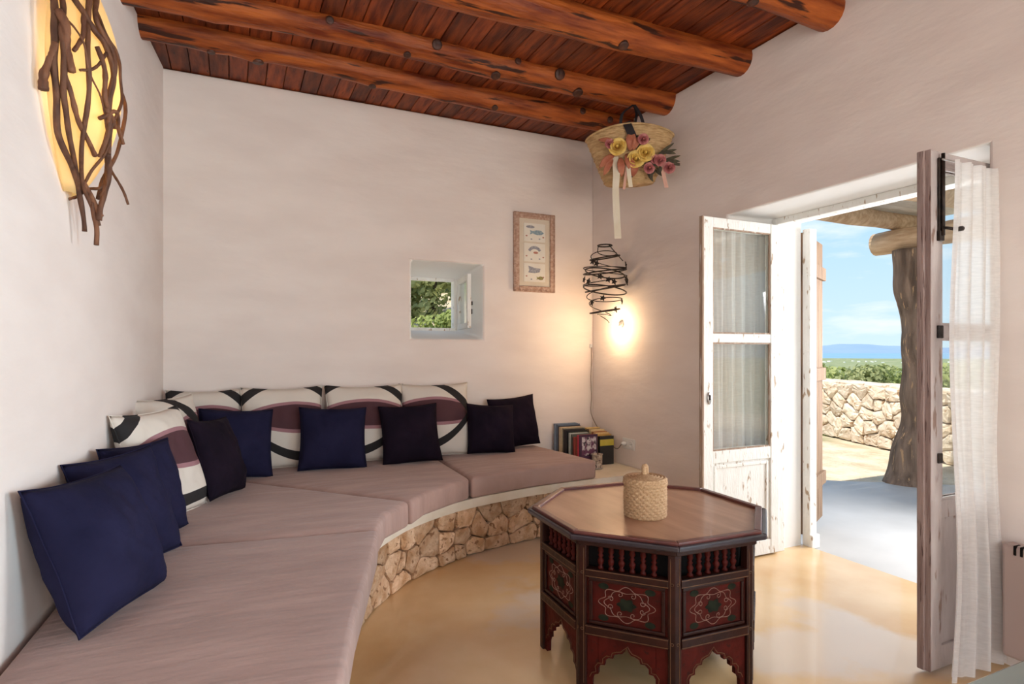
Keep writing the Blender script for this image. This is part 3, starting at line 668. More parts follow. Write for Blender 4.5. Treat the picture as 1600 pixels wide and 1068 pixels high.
# ------------------------------------------------------------------ octagonal table
TR = 0.455; AP = TR * math.cos(R(22.5)); FW = 2 * TR * math.sin(R(22.5)); TH = 0.60
tb = empty('octagonal_table', (1.595, 2.056, 0)); tag(tb, 'dark carved octagonal table with painted red panels and arched feet', 'table')
A0 = 19.5
def octa(r): return [(r * math.cos(R(A0 + 45 * k)), r * math.sin(R(A0 + 45 * k))) for k in range(8)]
MB().prism(octa(0.462), TH - 0.034, TH - 0.012).build('tabletop', 'table_top', tb)
MB().prism(octa(TR - 0.055), 0.215, TH - 0.035).build('inner_box', 'slot', tb)
faces = [A0 + 22.5 + 45 * k - 90 for k in range(8)]
def ring(make, name, m, **kw):
    first = None
    for a in faces:
        if first is None: first = make().build(name, m, tb, rot=(0, 0, R(a)), **kw)
        else: share(first, name, tb, (0, 0, 0), (0, 0, R(a)))
    return first
def trapez(y0, y1, z0, z1):
    h0, h1 = y0 * math.tan(R(22.5)), y1 * math.tan(R(22.5))
    return [(-h0, y0, z0), (h0, y0, z0), (h1, y1, z0), (-h1, y1, z0), (-h0, y0, z1), (h0, y0, z1), (h1, y1, z1), (-h1, y1, z1)]
BF = [(0, 3, 2, 1), (4, 5, 6, 7), (0, 1, 5, 4), (1, 2, 6, 5), (2, 3, 7, 6), (3, 0, 4, 7)]
ring(lambda: MB().add(trapez(0.424, 0.452, TH - 0.034, TH), BF), 'rim_moulding', 'rim_red', bevel=0.004)
ring(lambda: MB().add(trapez(0.4521, 0.470, TH - 0.030, TH - 0.010), BF), 'rim_edge', 'rim_blue', bevel=0.005)
ring(lambda: MB().add(trapez(AP - 0.03, AP + 0.014, TH - 0.056, TH - 0.0345), BF), 'cornice', 'table_dark', bevel=0.004)
w2 = FW / 2 - 0.024
ring(lambda: MB().bb(-w2, w2, AP - 0.03, AP - 0.003, 0.545, TH - 0.057), 'top_rail', 'table_dark', bevel=0.002)
ring(lambda: MB().bb(-w2, w2, AP - 0.034, AP + 0.004, 0.425, 0.456), 'gallery_rail', 'table_dark', bevel=0.003)
ring(lambda: MB().bb(-w2, w2, AP - 0.034, AP + 0.006, 0.212, 0.250), 'lower_rail', 'table_dark', bevel=0.003)
ring(lambda: MB().bb(-w2, w2, AP - 0.034, AP - 0.011, 0.250, 0.425), 'painted_panel', 'table_red')
def frame_():
    b = MB(); t = 0.013; x = w2 - 0.012
    for z0, z1 in ((0.252, 0.252 + t), (0.423 - t, 0.423)): b.bb(-x, x, AP - 0.011, AP - 0.003, z0, z1)
    for x0 in (-x, x - t): b.bb(x0, x0 + t, AP - 0.011, AP - 0.003, 0.252 + t, 0.423 - t)
    return b
ring(frame_, 'panel_frame', 'table_dark', bevel=0.003)
for z in (0.429, 0.452, 0.217, 0.245):
    ring(lambda: MB().bb(-w2, w2, AP + 0.0035, AP + (0.0065 if z < 0.3 else 0.0045), z - 0.0015, z + 0.0015), 'painted_line', 'gold_line')
for x0 in (-w2 + 0.004, w2 - 0.004):
    ring(lambda: MB().bb(x0 - 0.0015, x0 + 0.0015, AP - 0.004, AP - 0.001, 0.546, TH - 0.058), 'painted_line', 'gold_line')
def arch_poly():
    h = [(0.128, 0.0), (0.126, 0.045), (0.118, 0.062), (0.104, 0.068), (0.106, 0.088), (0.096, 0.102), (0.080, 0.104), (0.079, 0.122), (0.066, 0.134), (0.050, 0.133), (0.046, 0.148), (0.030, 0.155), (0.016, 0.158), (0.007, 0.168), (0.0, 0.182)]
    return h
def apron():
    h = arch_poly(); inner = [(-x, z) for x, z in h] + [(x, z) for x, z in h[::-1][1:]]
    b = MB()
    top = 0.212
    pts = inner; n = len(pts); vs = []
    for y in (AP - 0.03, AP - 0.012):
        vs += [(x, y, z) for x, z in pts] + [(x, y, top) for x, z in pts]
    fs = []
    for q in (0, 2 * n):
        for i in range(n - 1): fs.append((q + i, q + i + 1, q + n + i + 1, q + n + i))
    for i in range(n - 1): fs.append((i, i + 1, 2 * n + i + 1, 2 * n + i)); fs.append((n + i, n + i + 1, 3 * n + i + 1, 3 * n + i))
    b.add(vs, fs)
    for s in (-1, 1):
        x0, x1 = sorted((s * 0.128, s * w2)); b.bb(x0, x1, AP - 0.03, AP - 0.012, 0.0, top)
    return b
ring(apron, 'arched_apron', 'table_red')
def arch_line():
    h = arch_poly(); pts = [(-x * 1.06 - 0.004, AP - 0.0115, z + 0.006) for x, z in h] + [(x * 1.06 + 0.004, AP - 0.0115, z + 0.006) for x, z in h[::-1][1:]]
    return MB().tube([p for p in pts if p[2] > 0.02], 0.0016, 5)
ring(arch_line, 'arch_outline', 'gold_line')
# turned balusters
bp_ = MB().lathe([(0.011, 0), (0.011, 0.008), (0.006, 0.012), (0.011, 0.024), (0.0125, 0.032), (0.006, 0.043), (0.011, 0.049), (0.006, 0.055), (0.0115, 0.066), (0.009, 0.078), (0.011, 0.082), (0.011, 0.089)], 10)
first = None
for a in faces:
    for k in range(6):
        xx = (k - 2.5) * 0.039; q = Matrix.Rotation(R(a), 3, 'Z') @ Vector((xx, AP - 0.018, 0.456))
        if first is None: first = bp_.build('baluster', 'table_red', tb, smooth=True, loc=q)
        else: share(first, 'baluster', tb, q, (0, 0, R(a)))
# corner posts with painted lines
pb = MB(); t_ = math.tan(R(22.5)); e_ = 0.026
def post_poly():
    c = Vector((TR, 0)); u1 = Vector((math.cos(R(112.5)), math.sin(R(112.5)))); u2 = Vector((u1.x, -u1.y)); inn = Vector((TR - 0.034, 0))
    return [tuple(c), tuple(c + u1 * e_), tuple(inn + u1 * (e_ * 0.6)), tuple(inn + u2 * (e_ * 0.6)), tuple(c + u2 * e_)]
p0 = MB().prism(post_poly(), 0, TH - 0.057).build('corner_post', 'table_dark', tb, rot=(0, 0, R(A0)), bevel=0.003)
for k in range(1, 8): share(p0, 'corner_post', tb, (0, 0, 0), (0, 0, R(A0 + 45 * k)))
g = MB()
for s in (-1, 1):
    a = R(112.5) * s; u = Vector((math.cos(a), math.sin(a), 0)); nrm = Vector((math.cos(R(22.5) * s), math.sin(R(22.5) * s), 0))
    q = Vector((TR, 0, 0)) + u * 0.017
    g.tube([q + nrm * 0.0005 + Vector((0, 0, 0.03)), q + nrm * 0.0005 + Vector((0, 0, 0.53))], 0.0013, 5)
    for z in (0.44, 0.231):
        g.tube([q - u * 0.006 + nrm * 0.0008 + Vector((0.005 * math.cos(t) * u.x, 0.005 * math.cos(t) * u.y, z + 0.005 * math.sin(t))) for t in [i * 0.785 for i in range(8)]], 0.0011, 4, closed=True)
g0 = g.build('post_line', 'gold_line', tb, rot=(0, 0, R(A0)))
for k in range(1, 8): share(g0, 'post_line', tb, (0, 0, 0), (0, 0, R(A0 + 45 * k)))
# painted medallions
def medallion():
    b = MB(); y = AP - 0.0105; cz = 0.3375
    def loop(fr, n=64, r=0.0013): b.tube([(fr(t)[0], y, cz + fr(t)[1]) for t in [i * 2 * math.pi / n for i in range(n)]], r, 4, closed=True)
    loop(lambda t: ((0.094 + 0.010 * math.cos(8 * t)) * math.cos(t), (0.058 + 0.007 * math.cos(8 * t)) * math.sin(t)), 96)
    loop(lambda t: ((0.076 + 0.007 * math.cos(6 * t)) * math.cos(t), (0.046 + 0.005 * math.cos(6 * t)) * math.sin(t)), 80)
    for k in range(8):
        a = k * math.pi / 4 + 0.39
        cx, cc = 0.062 * math.cos(a), 0.038 * math.sin(a)
        b.tube([(cx + (0.012 - 0.0011 * i) * math.cos(a + i * 0.7), y, cz + cc + (0.012 - 0.0011 * i) * math.sin(a + i * 0.7)) for i in range(10)], 0.0013, 4)
    return b
ring(medallion, 'medallion', 'cream_line')
def rosette():
    b = MB(); y = AP - 0.0105; n = 24; cz = 0.3375
    ringp = [((0.032 + 0.006 * math.cos(6 * t)) * math.cos(t), (0.022 + 0.004 * math.cos(6 * t)) * math.sin(t)) for t in [i * 2 * math.pi / n for i in range(n)]]
    b.add([(x, y + 0.0008, cz + z) for x, z in ringp] + [(x, y - 0.001, cz + z) for x, z in ringp], [tuple(range(n))] + [(i, (i + 1) % n, n + (i + 1) % n, n + i) for i in range(n)])
    return b
def spandrel(sx, sz):
            b = MB(); y = AP - 0.0105; cz = 0.3375
            q = [(sx * (0.085 + 0.02 * math.cos(t)), (sz * (0.058 + 0.012 * math.sin(t)))) for t in [i * 0.785 for i in range(8)]]
            b.add([(x, y + 0.0006, cz + z) for x, z in q] + [(x, y - 0.0009, cz + z) for x, z in q], [tuple(range(8))] + [(i, (i + 1) % 8, 8 + (i + 1) % 8, 8 + i) for i in range(8)])
            return b
ring(rosette, 'rosette', 'green_paint')
for sx in (-1, 1):
    for sz in (-1, 1): ring(lambda: spandrel(sx, sz), 'corner_leaf', 'green_paint')

# lidded wicker basket on the table
bk = empty('wicker_basket', (1.523, 1.975, TH - 0.0115), 0.3); tag(bk, 'small round lidded wicker basket standing on the octagonal table', 'basket')
def wv(R0, rows, per, amp, z0, z1, prof):
    nu, nv = per * 4, rows * 4
    def f(u, v):
        a = 2 * math.pi * u; row = int(v * rows - 1e-6)
        wob = amp * math.cos(a * per + (math.pi if row % 2 else 0)) * abs(math.sin(v * rows * math.pi)) + amp * 0.5 * abs(math.sin(v * rows * math.pi))
        r = R0 * prof(v) + wob; return (r * math.cos(a), r * math.sin(a), z0 + (z1 - z0) * v)
    return MB().grid(f, nu, nv, wrapu=True)
b = wv(0.080, 12, 20, 0.0050, 0.0, 0.132, lambda v: 1 + 0.03 * math.sin(v * 3.1)); b.lathe([(0.0, 0.001), (0.08, 0.001)], 24, cap=False); b.build('basket_body', 'wicker', bk, smooth=True)
b = wv(0.0855, 3, 20, 0.0046, 0.128, 0.158, lambda v: 1 - 0.05 * v ** 3)
b.grid(lambda u, v: ((0.082 * (1 - v) + 0.001) * math.cos(2 * math.pi * u), (0.082 * (1 - v) + 0.001) * math.sin(2 * math.pi * u), 0.158 + 0.010 * math.sin(v * 1.57) + 0.002 * math.sin(v * 40)), 48, 28, wrapu=True)
b.build('lid', 'wicker', bk, smooth=True)
b = MB().tube(spline([(-0.008, 0, 0.164), (-0.009, 0, 0.185), (-0.003, 0.003, 0.200), (0.007, 0, 0.198), (0.009, 0, 0.166)], 5), 0.0095, 8)
b.build('lid_knob', 'wicker', bk, smooth=True)

# ------------------------------------------------------------------ driftwood wall lamp (left wall)
LY = 2.60; lx0 = xl(LY, 2.1)
lampn = empty('driftwood_lamp', (lx0, LY, 1.62), R(-3)); tag(lampn, 'glowing parchment wall lamp wrapped in driftwood branches', 'lamp')
m, t, p = base_mat('parchment'); t.nodes.remove(p)
N = t.nodes.new; di = N('ShaderNodeBsdfDiffuse'); tl = N('ShaderNodeBsdfTranslucent'); em = N('ShaderNodeEmission'); ms = N('ShaderNodeMixShader'); ad = N('ShaderNodeAddShader')
di.inputs[0].default_value = (0.78, 0.66, 0.42, 1); tl.inputs[0].default_value = (0.90, 0.74, 0.44, 1); ms.inputs[0].default_value = 0.6
em.inputs[0].default_value = (1.0, 0.78, 0.38, 1); em.inputs[1].default_value = 0.12
t.links.new(di.outputs[0], ms.inputs[1]); t.links.new(tl.outputs[0], ms.inputs[2]); t.links.new(ms.outputs[0], ad.inputs[0]); t.links.new(em.outputs[0], ad.inputs[1])
t.links.new(ad.outputs[0], t.nodes['Material Output'].inputs[0]); M['parchment'] = m
def shade_pt(u, v):
    """u across (0..1 along the wall), v up: pointed at the foot, broad above"""
    h = 0.20 + 0.80 * v; wdt = max(0.0, math.sin(min(1, v * 0.90 + 0.03) * math.pi)) ** 0.7
    a = math.pi * u
    return (0.012 + 0.16 * wdt * math.sin(a), -0.23 * wdt * math.cos(a), h)
MB().grid(shade_pt, 24, 24).build('lamp_shade', 'parchment', lampn, smooth=True, solid=0.002)
bd = bpy.data.lights.new('lamp_bulb_light', 'POINT'); bo = bpy.data.objects.new('lamp_bulb_light', bd); col.objects.link(bo); bo.parent = lampn
bo.location = (0.065, 0, 0.55); bd.energy = 1.5; bd.color = (1.0, 0.80, 0.50); bd.shadow_soft_size = 0.03
rnd = random.Random(21)
def branch(pts, r0, r1):
    sp = spline(pts, 7); off = rnd.uniform(0, 99)
    sp = [q + Vector((nz3(q.z * 9, off, 0), nz3(q.z * 9, off, 5), 0)) * 0.012 for q in sp]
    MB().tube(sp, lambda s: (r0 + (r1 - r0) * s) * (1 + 0.30 * nz3(s * 14, off, 2)), 8).build('branch', 'branch', lampn, smooth=True)
# (outwards from the wall, along the wall towards the corner, up)
for P_, r0, r1 in (
 ([(0.020, -0.20, 0.93), (0.037, -0.231, 0.776), (0.047, -0.25, 0.696), (0.04, -0.256, 0.568), (0.038, -0.232, 0.464), (0.032, -0.184, 0.36), (0.054, -0.108, 0.272), (0.05, 0.0, 0.19), (0.054, 0.02, 0.074)], 0.017, 0.011),
 ([(0.041, -0.259, 0.624), (0.033, -0.258, 0.576), (0.024, -0.262, 0.512), (0.022, -0.262, 0.464)], 0.014, 0.02),
 ([(0.052, -0.251, 0.728), (0.074, -0.252, 0.68), (0.082, -0.252, 0.616), (0.087, -0.242, 0.544)], 0.02, 0.016),
 ([(0.04, -0.19, 0.95), (0.048, -0.218, 0.8), (0.06, -0.246, 0.696), (0.067, -0.243, 0.544), (0.063, -0.226, 0.472), (0.066, -0.188, 0.392), (0.065, -0.114, 0.288), (0.05, -0.01, 0.208)], 0.013, 0.012),
 ([(0.067, -0.242, 0.536), (0.077, -0.224, 0.488), (0.09, -0.184, 0.416), (0.11, -0.121, 0.36), (0.117, -0.069, 0.328)], 0.011, 0.012),
 ([(0.09, -0.11, 0.97), (0.111, -0.131, 0.864), (0.127, -0.194, 0.696), (0.119, -0.212, 0.6), (0.118, -0.193, 0.496), (0.102, -0.163, 0.4), (0.079, -0.122, 0.312), (0.069, -0.046, 0.24), (0.079, 0.02, 0.176), (0.095, 0.02, 0.099)], 0.013, 0.009),
 ([(0.06, -0.17, 0.93), (0.079, -0.19, 0.824), (0.11, -0.193, 0.76), (0.135, -0.177, 0.72), (0.16, -0.143, 0.688), (0.174, -0.119, 0.592), (0.168, -0.114, 0.52), (0.157, -0.087, 0.44), (0.133, -0.064, 0.36), (0.12, -0.057, 0.328)], 0.014, 0.01),
 ([(0.10, -0.08, 0.97), (0.124, -0.107, 0.864), (0.138, -0.155, 0.76), (0.168, -0.125, 0.688), (0.175, -0.119, 0.616), (0.161, -0.109, 0.48), (0.148, -0.039, 0.384), (0.13, 0.02, 0.27), (0.112, 0.02, 0.18), (0.101, 0.02, 0.117)], 0.012, 0.013),
 ([(0.12, -0.11, 0.83), (0.158, -0.129, 0.736), (0.181, -0.079, 0.696), (0.188, -0.071, 0.616), (0.187, -0.05, 0.544), (0.164, -0.071, 0.448), (0.135, -0.042, 0.352), (0.09, -0.032, 0.264), (0.075, -0.029, 0.24)], 0.007, 0.007),
 ([(0.052, -0.241, 0.728), (0.093, -0.239, 0.688), (0.119, -0.222, 0.64), (0.134, -0.20, 0.56), (0.154, -0.136, 0.496), (0.148, -0.039, 0.384), (0.145, 0.02, 0.298)], 0.005, 0.004),
 ([(0.124, 0.059, 0.336), (0.16, 0.02, 0.265), (0.198, 0.02, 0.184)], 0.006, 0.007),
 ([(0.1, -0.225, 0.56), (0.13, -0.198, 0.584), (0.162, -0.144, 0.664)], 0.006, 0.008),
 ([(0.139, -0.133, 0.44), (0.173, -0.075, 0.488), (0.171, -0.018, 0.448), (0.183, 0.02, 0.406)], 0.01, 0.009),
 ([(0.01, 0.02, 0.185), (0.035, 0.03, 0.2), (0.067, 0.036, 0.232), (0.115, 0.02, 0.242), (0.119, 0.063, 0.328)], 0.007, 0.009),
 ([(0.114, -0.186, 0.768), (0.117, -0.208, 0.688), (0.101, -0.228, 0.64), (0.088, -0.238, 0.616)], 0.011, 0.009),
 ([(0.083, 0.02, 0.186), (0.092, 0.02, 0.108), (0.095, 0.02, 0.027)], 0.011, 0.012),
 ([(0.069, -0.046, 0.24), (0.086, 0.02, 0.186), (0.112, 0.02, 0.131)], 0.012, 0.013),
 ([(0.14, -0.184, 0.664), (0.158, -0.153, 0.576), (0.159, -0.129, 0.504), (0.165, -0.053, 0.44)], 0.011, 0.012),
 ([(0.137, -0.028, 0.352), (0.127, 0.02, 0.278), (0.108, 0.02, 0.197)], 0.013, 0.012),
 ([(0.02, 0.20, 0.90), (0.12, 0.20, 0.72), (0.16, 0.14, 0.52), (0.12, 0.10, 0.34), (0.09, 0.04, 0.20)], 0.011, 0.009)): branch(P_, r0 * 0.72, r1 * 0.72)

# ------------------------------------------------------------------ spring lamp in the corner
sl = empty('spring_lamp', (2.62, 3.90, 1.48)); tag(sl, 'coiled dark wire lamp with iron flowers hanging in the corner', 'lamp')
prof = [(0, 0.04), (0.06, 0.05), (0.12, 0.11), (0.2, 0.14), (0.26, 0.165), (0.36, 0.17), (0.44, 0.165), (0.50, 0.12), (0.52, 0.11), (0.57, 0.055), (0.60, 0.05)]
def pr_(z):
    for (a, ra), (c, rc) in zip(prof, prof[1:]):
        if a <= z <= c: return ra + (rc - ra) * (z - a) / (c - a)
    return prof[-1][1]
zs = []; turns = 6.5; n = 320
coil = []
for i in range(n + 1):
    s = i / n; z = 0.60 * s + 0.030 * math.sin(s * 5 * 2 * math.pi); z = max(0, min(0.6, z)); a = s * turns * 2 * math.pi
    coil.append((pr_(z) * math.cos(a), pr_(z) * math.sin(a), z))
MB().tube(coil, 0.0036, 6).build('spring', 'iron', sl, smooth=True)
for z, r_, tl_ in ((0.09, 0.115, 0.02), (0.255, 0.165, -0.03), (0.265, 0.15, 0.03), (0.395, 0.165, 0.02), (0.385, 0.15, -0.03), (0.505, 0.115, 0.02), (0.60, 0.055, 0.0)):
    MB().tube([(r_ * math.cos(a), r_ * math.sin(a), z + tl_ * math.cos(a)) for a in [k * 2 * math.pi / 40 for k in range(40)]], 0.0055, 6, closed=True).build('hoop', 'iron', sl, smooth=True)
rnd = random.Random(5)
def flower_mesh():
    b = MB(); q = []
    for k in range(10):
        a = k * math.pi / 5; r = 0.027 if k % 2 == 0 else 0.013; q.append((r * math.cos(a), r * math.sin(a)))
    b.prism(q, -0.003, 0.003); b.lathe([(0.007, 0.003), (0.006, 0.007), (0.001, 0.009)], 8); return b
f0 = None
for a, z in ((200, 0.46), (215, 0.44), (330, 0.45), (170, 0.33), (190, 0.31), (225, 0.34), (245, 0.315), (260, 0.30), (330, 0.33), (345, 0.34), (315, 0.31), (230, 0.18), (185, 0.15), (335, 0.17), (300, 0.10)):
    r_ = pr_(z) + 0.004; q = Vector((r_ * math.cos(R(a)), r_ * math.sin(R(a)), z)); ro = Vector((math.cos(R(a)), math.sin(R(a)), 0.15)).to_track_quat('Z', 'Y').to_euler()
    if f0 is None: f0 = flower_mesh().build('iron_flower', 'iron', sl, loc=q, rot=ro)
    else: share(f0, 'iron_flower', sl, q, ro)
MB().tube(spline([(0.198, 0.04, 0.50), (0.12, 0.03, 0.56), (0.05, 0.01, 0.605), (0.0, -0.05, 0.60)], 5), 0.004, 6).build('wall_hook', 'iron', sl, smooth=True)
bl = empty('bulb_holder', (2.815, 3.955, 1.475)); tag(bl, 'lit bulb on a small wall holder below the wire coil', 'light bulb')
MB().lathe([(0.028, 0), (0.028, 0.008), (0.016, 0.012), (0.016, 0.035), (0.013, 0.038)], 16).build('holder', 'plastic', bl, smooth=True, rot=(0, R(-90), 0), bevel=0)
MB().lathe([(0.012, 0.036), (0.016, 0.046), (0.022, 0.058), (0.020, 0.070), (0.010, 0.079), (0.001, 0.081)], 16).build('bulb_glass', emit('bulb_glow', (1.0, 0.72, 0.40), 14, (0.9, 0.8, 0.6)), bl, smooth=True, rot=(0, R(-90), 0))
bd = bpy.data.lights.new('corner_bulb_light', 'POINT'); bo = bpy.data.objects.new('corner_bulb_light', bd); col.objects.link(bo); bo.parent = bl
bo.location = (-0.15, 0, -0.02); bd.energy = 6.0; bd.color = (1.0, 0.68, 0.38); bd.shadow_soft_size = 0.03

cb_ = MB().tube(spline([(2.806, 4.382, 1.30), (2.80, 4.372, 1.27), (2.80, 4.37, 1.18), (2.79, 4.365, 1.02), (2.80, 4.37, 0.86), (2.785, 4.35, 0.72), (2.795, 4.25, 0.60), (2.80, 4.08, 0.50), (2.79, 3.98, 0.475), (2.795, 3.93, 0.515), (2.785, 3.90, 0.53)], 6), 0.004, 6).build('power_cord', 'cable', smooth=True)
tag(cb_, 'thin brown cord running from the corner lamp down to the socket', 'cord')
MB().bb(2.79, 2.815, 4.375, 4.39, 1.285, 1.32).build('cord_clip', 'plastic', cb_, bevel=0.003)
pg = MB().lathe([(0.018, 0), (0.018, 0.012), (0.011, 0.03), (0.005, 0.036)], 12).build('plug', 'plastic', cb_, smooth=True)
pg.location = (XW - 0.016, 3.89, 0.53); pg.rotation_euler = (0, R(-90), 0)
so = empty('wall_socket', (XW, 3.855, 0.53)); tag(so, 'white double wall socket low in the corner', 'socket')
MB().bb(-0.011, -0.001, -0.078, 0.078, -0.042, 0.042).build('cover_plate', 'plastic', so, bevel=0.004)
for yy in (-0.037, 0.037):
    so_ = MB().lathe([(0.024, 0.0), (0.024, 0.004), (0.021, 0.004), (0.019, 0.001)], 18, cap=True).build('outlet', 'plastic', so, smooth=False, rot=(0, R(-90), 0)); so_.location = (-0.011, yy, 0)
    for d in (-0.008, 0.008):
        q = MB().lathe([(0.0025, 0.0), (0.0025, 0.0015)], 8).build('pin_hole', 'slot', so_); q.location = (0, d, 0.001)

# ------------------------------------------------------------------ picture
pc = empty('framed_picture', (2.25, YB - 0.004, 2.07)); tag(pc, 'tall carved frame with three small sea creature prints', 'picture')
hw, hh = 0.19, 0.325
for nm, a, c, z0, z1 in (('frame_side', -hw, -hw + 0.048, -hh, hh), ('frame_side', hw - 0.048, hw, -hh, hh), ('frame_end', -hw + 0.048, hw - 0.048, hh - 0.048, hh), ('frame_end', -hw + 0.048, hw - 0.048, -hh, -hh + 0.048)):
    fs_ = MB().bb(a, c, -0.026, 0, z0, z1).build(nm, 'frame_wood', pc, bevel=0.006)
    cb2 = MB(); L_ = (z1 - z0) if nm == 'frame_side' else (c - a); k = int(L_ / 0.018)
    for i in range(k):
        t = (i + 0.5) / k
        cb2.lathe([(0.0065, 0), (0.005, 0.004), (0.001, 0.006)], 6, (0, 0, 0), (lambda x, y, z: (a + 0.012 + x if nm == 'frame_side' and a < 0 else (c - 0.012 + x if nm == 'frame_side' else a + (c - a) * t + x), -0.026 - z, (z0 + (z1 - z0) * t + y) if nm == 'frame_side' else ((z1 - 0.012 if z0 > 0 else z0 + 0.012) + y))))
    cb2.build('carved_beading', 'frame_wood', fs_, smooth=True)
MB().bb(-hw + 0.045, hw - 0.045, -0.012, -0.004, -hh + 0.045, hh - 0.045).build('mount', 'mat_board', pc)
def blob(cx, cz, rx, rz, n=16, pts=None, y=-0.0165):
    q = pts or [(cx + rx * math.cos(t), cz + rz * math.sin(t)) for t in [i * 2 * math.pi / n for i in range(n)]]
    n = len(q); return MB().add([(x, y, z) for x, z in q] + [(x, y + 0.001, z) for x, z in q], [tuple(range(n))] + [(i, (i + 1) % n, n + (i + 1) % n, n + i) for i in range(n)])
for k, zc in enumerate((0.165, 0.0, -0.165)):
    cdp = MB().bb(-0.098, 0.098, -0.0158, -0.0121, zc - 0.075, zc + 0.075).build('print_card', 'card', pc)
    fish = lambda cx, cz, l, h: [(cx + l * 0.5, cz), (cx + l * 0.32, cz + h * 0.42), (cx, cz + h * 0.5), (cx - l * 0.3, cz + h * 0.22), (cx - l * 0.5, cz + h * 0.45), (cx - l * 0.44, cz), (cx - l * 0.5, cz - h * 0.4), (cx - l * 0.3, cz - h * 0.16), (cx, cz - h * 0.42), (cx + l * 0.32, cz - h * 0.36)]
    if k == 0:
        blob(0, 0, 0, 0, pts=fish(0.02, zc + 0.0, 0.13, 0.045)).build('printed_fish', 'ink_blue', cdp)
        blob(-0.04, zc + 0.045, 0.04, 0.012).build('printed_weed', 'ink_grey', cdp)
    elif k == 1:
        q = [(0.09 * math.cos(t) * 0.75 + 0.0, zc - 0.01 + 0.065 * math.sin(t)) for t in [0.5 + i * 0.2 for i in range(12)]] + [(0.05 * math.cos(t) * 0.9, zc - 0.01 + 0.04 * math.sin(t)) for t in [2.7 - i * 0.2 for i in range(12)]]
        blob(0, 0, 0, 0, pts=q).build('printed_shrimp', 'ink_grey', cdp)
        blob(0.01, zc + 0.0, 0.022, 0.01).build('printed_shell', 'ink_red', cdp)
    else:
        blob(0, 0, 0, 0, pts=[(-0.06, zc + 0.055), (-0.05, zc + 0.02), (-0.06, zc + 0.0), (0.0, zc - 0.004), (0.045, zc + 0.005), (0.055, zc + 0.035), (0.0, zc + 0.04)]).build('printed_whale', 'ink_grey', cdp)
        blob(0, 0, 0, 0, pts=fish(0.05, zc - 0.045, 0.065, 0.034)).build('printed_fish', 'ink_olive', cdp)
    for i, (dx, dz) in enumerate(((-0.075, -0.03), (0.045, -0.05), (0.08, -0.035), (-0.03, -0.055))):
        blob(dx, zc + dz, 0.009, 0.006, 7).build('printed_mark', 'ink_red' if i % 2 == 0 else 'ink_grey', cdp)

# ------------------------------------------------------------------ hanging straw basket with flowers
hb = empty('hanging_straw_basket', (2.50, 3.42, 2.42), R(-36)); tag(hb, 'straw basket of dried roses and ribbons hung from a ceiling beam', 'basket')
bh = 0.37
def ov(sx, sy):
    return lambda x, y, z: (x * sx, y * sy, z + 0.03 * (x * x) * 4 * (z / bh) * -1)
def basket_prof(v): return 0.55 + 0.45 * v ** 0.85
pr = []
for i in range(13): v = i / 12; pr.append((basket_prof(v), v * bh))
pi_ = [(r - 0.03, z) for r, z in pr[::-1]]; pi_[-1] = (pi_[-1][0], 0.015)
b = MB().lathe([(0.001, 0.0)] + pr + pi_ + [(0.001, 0.015)], 56, fn=lambda x, y, z: (x * 0.30, y * 0.15, z - 0.05 * x * x * (z / bh)), cap=False)
b.build('basket_body', 'straw', hb, smooth=True)
for z_, v_ in ((bh, 1.0), (bh * 0.88, 0.88), (bh * 0.76, 0.76), (bh * 0.64, 0.64), (bh * 0.52, 0.52), (bh * 0.40, 0.40), (bh * 0.28, 0.28), (bh * 0.16, 0.16), (bh * 0.04, 0.04)):
    q = [(0.30 * basket_prof(v_) * math.cos(a), 0.15 * basket_prof(v_) * math.sin(a), z_ - 0.05 * (basket_prof(v_) * math.cos(a)) ** 2 * v_) for a in [k * 2 * math.pi / 56 for k in range(56)]]
    MB().tube(q, lambda s: 0.0075 if v_ == 1.0 else 0.004, 6, closed=True).build('braid', 'straw', hb, smooth=True)
def strip(pts, wd, name, m, side=(1, 0, 0)):
    pts = spline(pts, 6); b = MB(); s = Vector(side); vs = []
    for q in pts: vs += [q - s * wd / 2, q + s * wd / 2]
    b.add(vs, [(2 * i, 2 * i + 1, 2 * i + 3, 2 * i + 2) for i in range(len(pts) - 1)])
    return b.build(name, m, hb, solid=0.0015, fix=False)
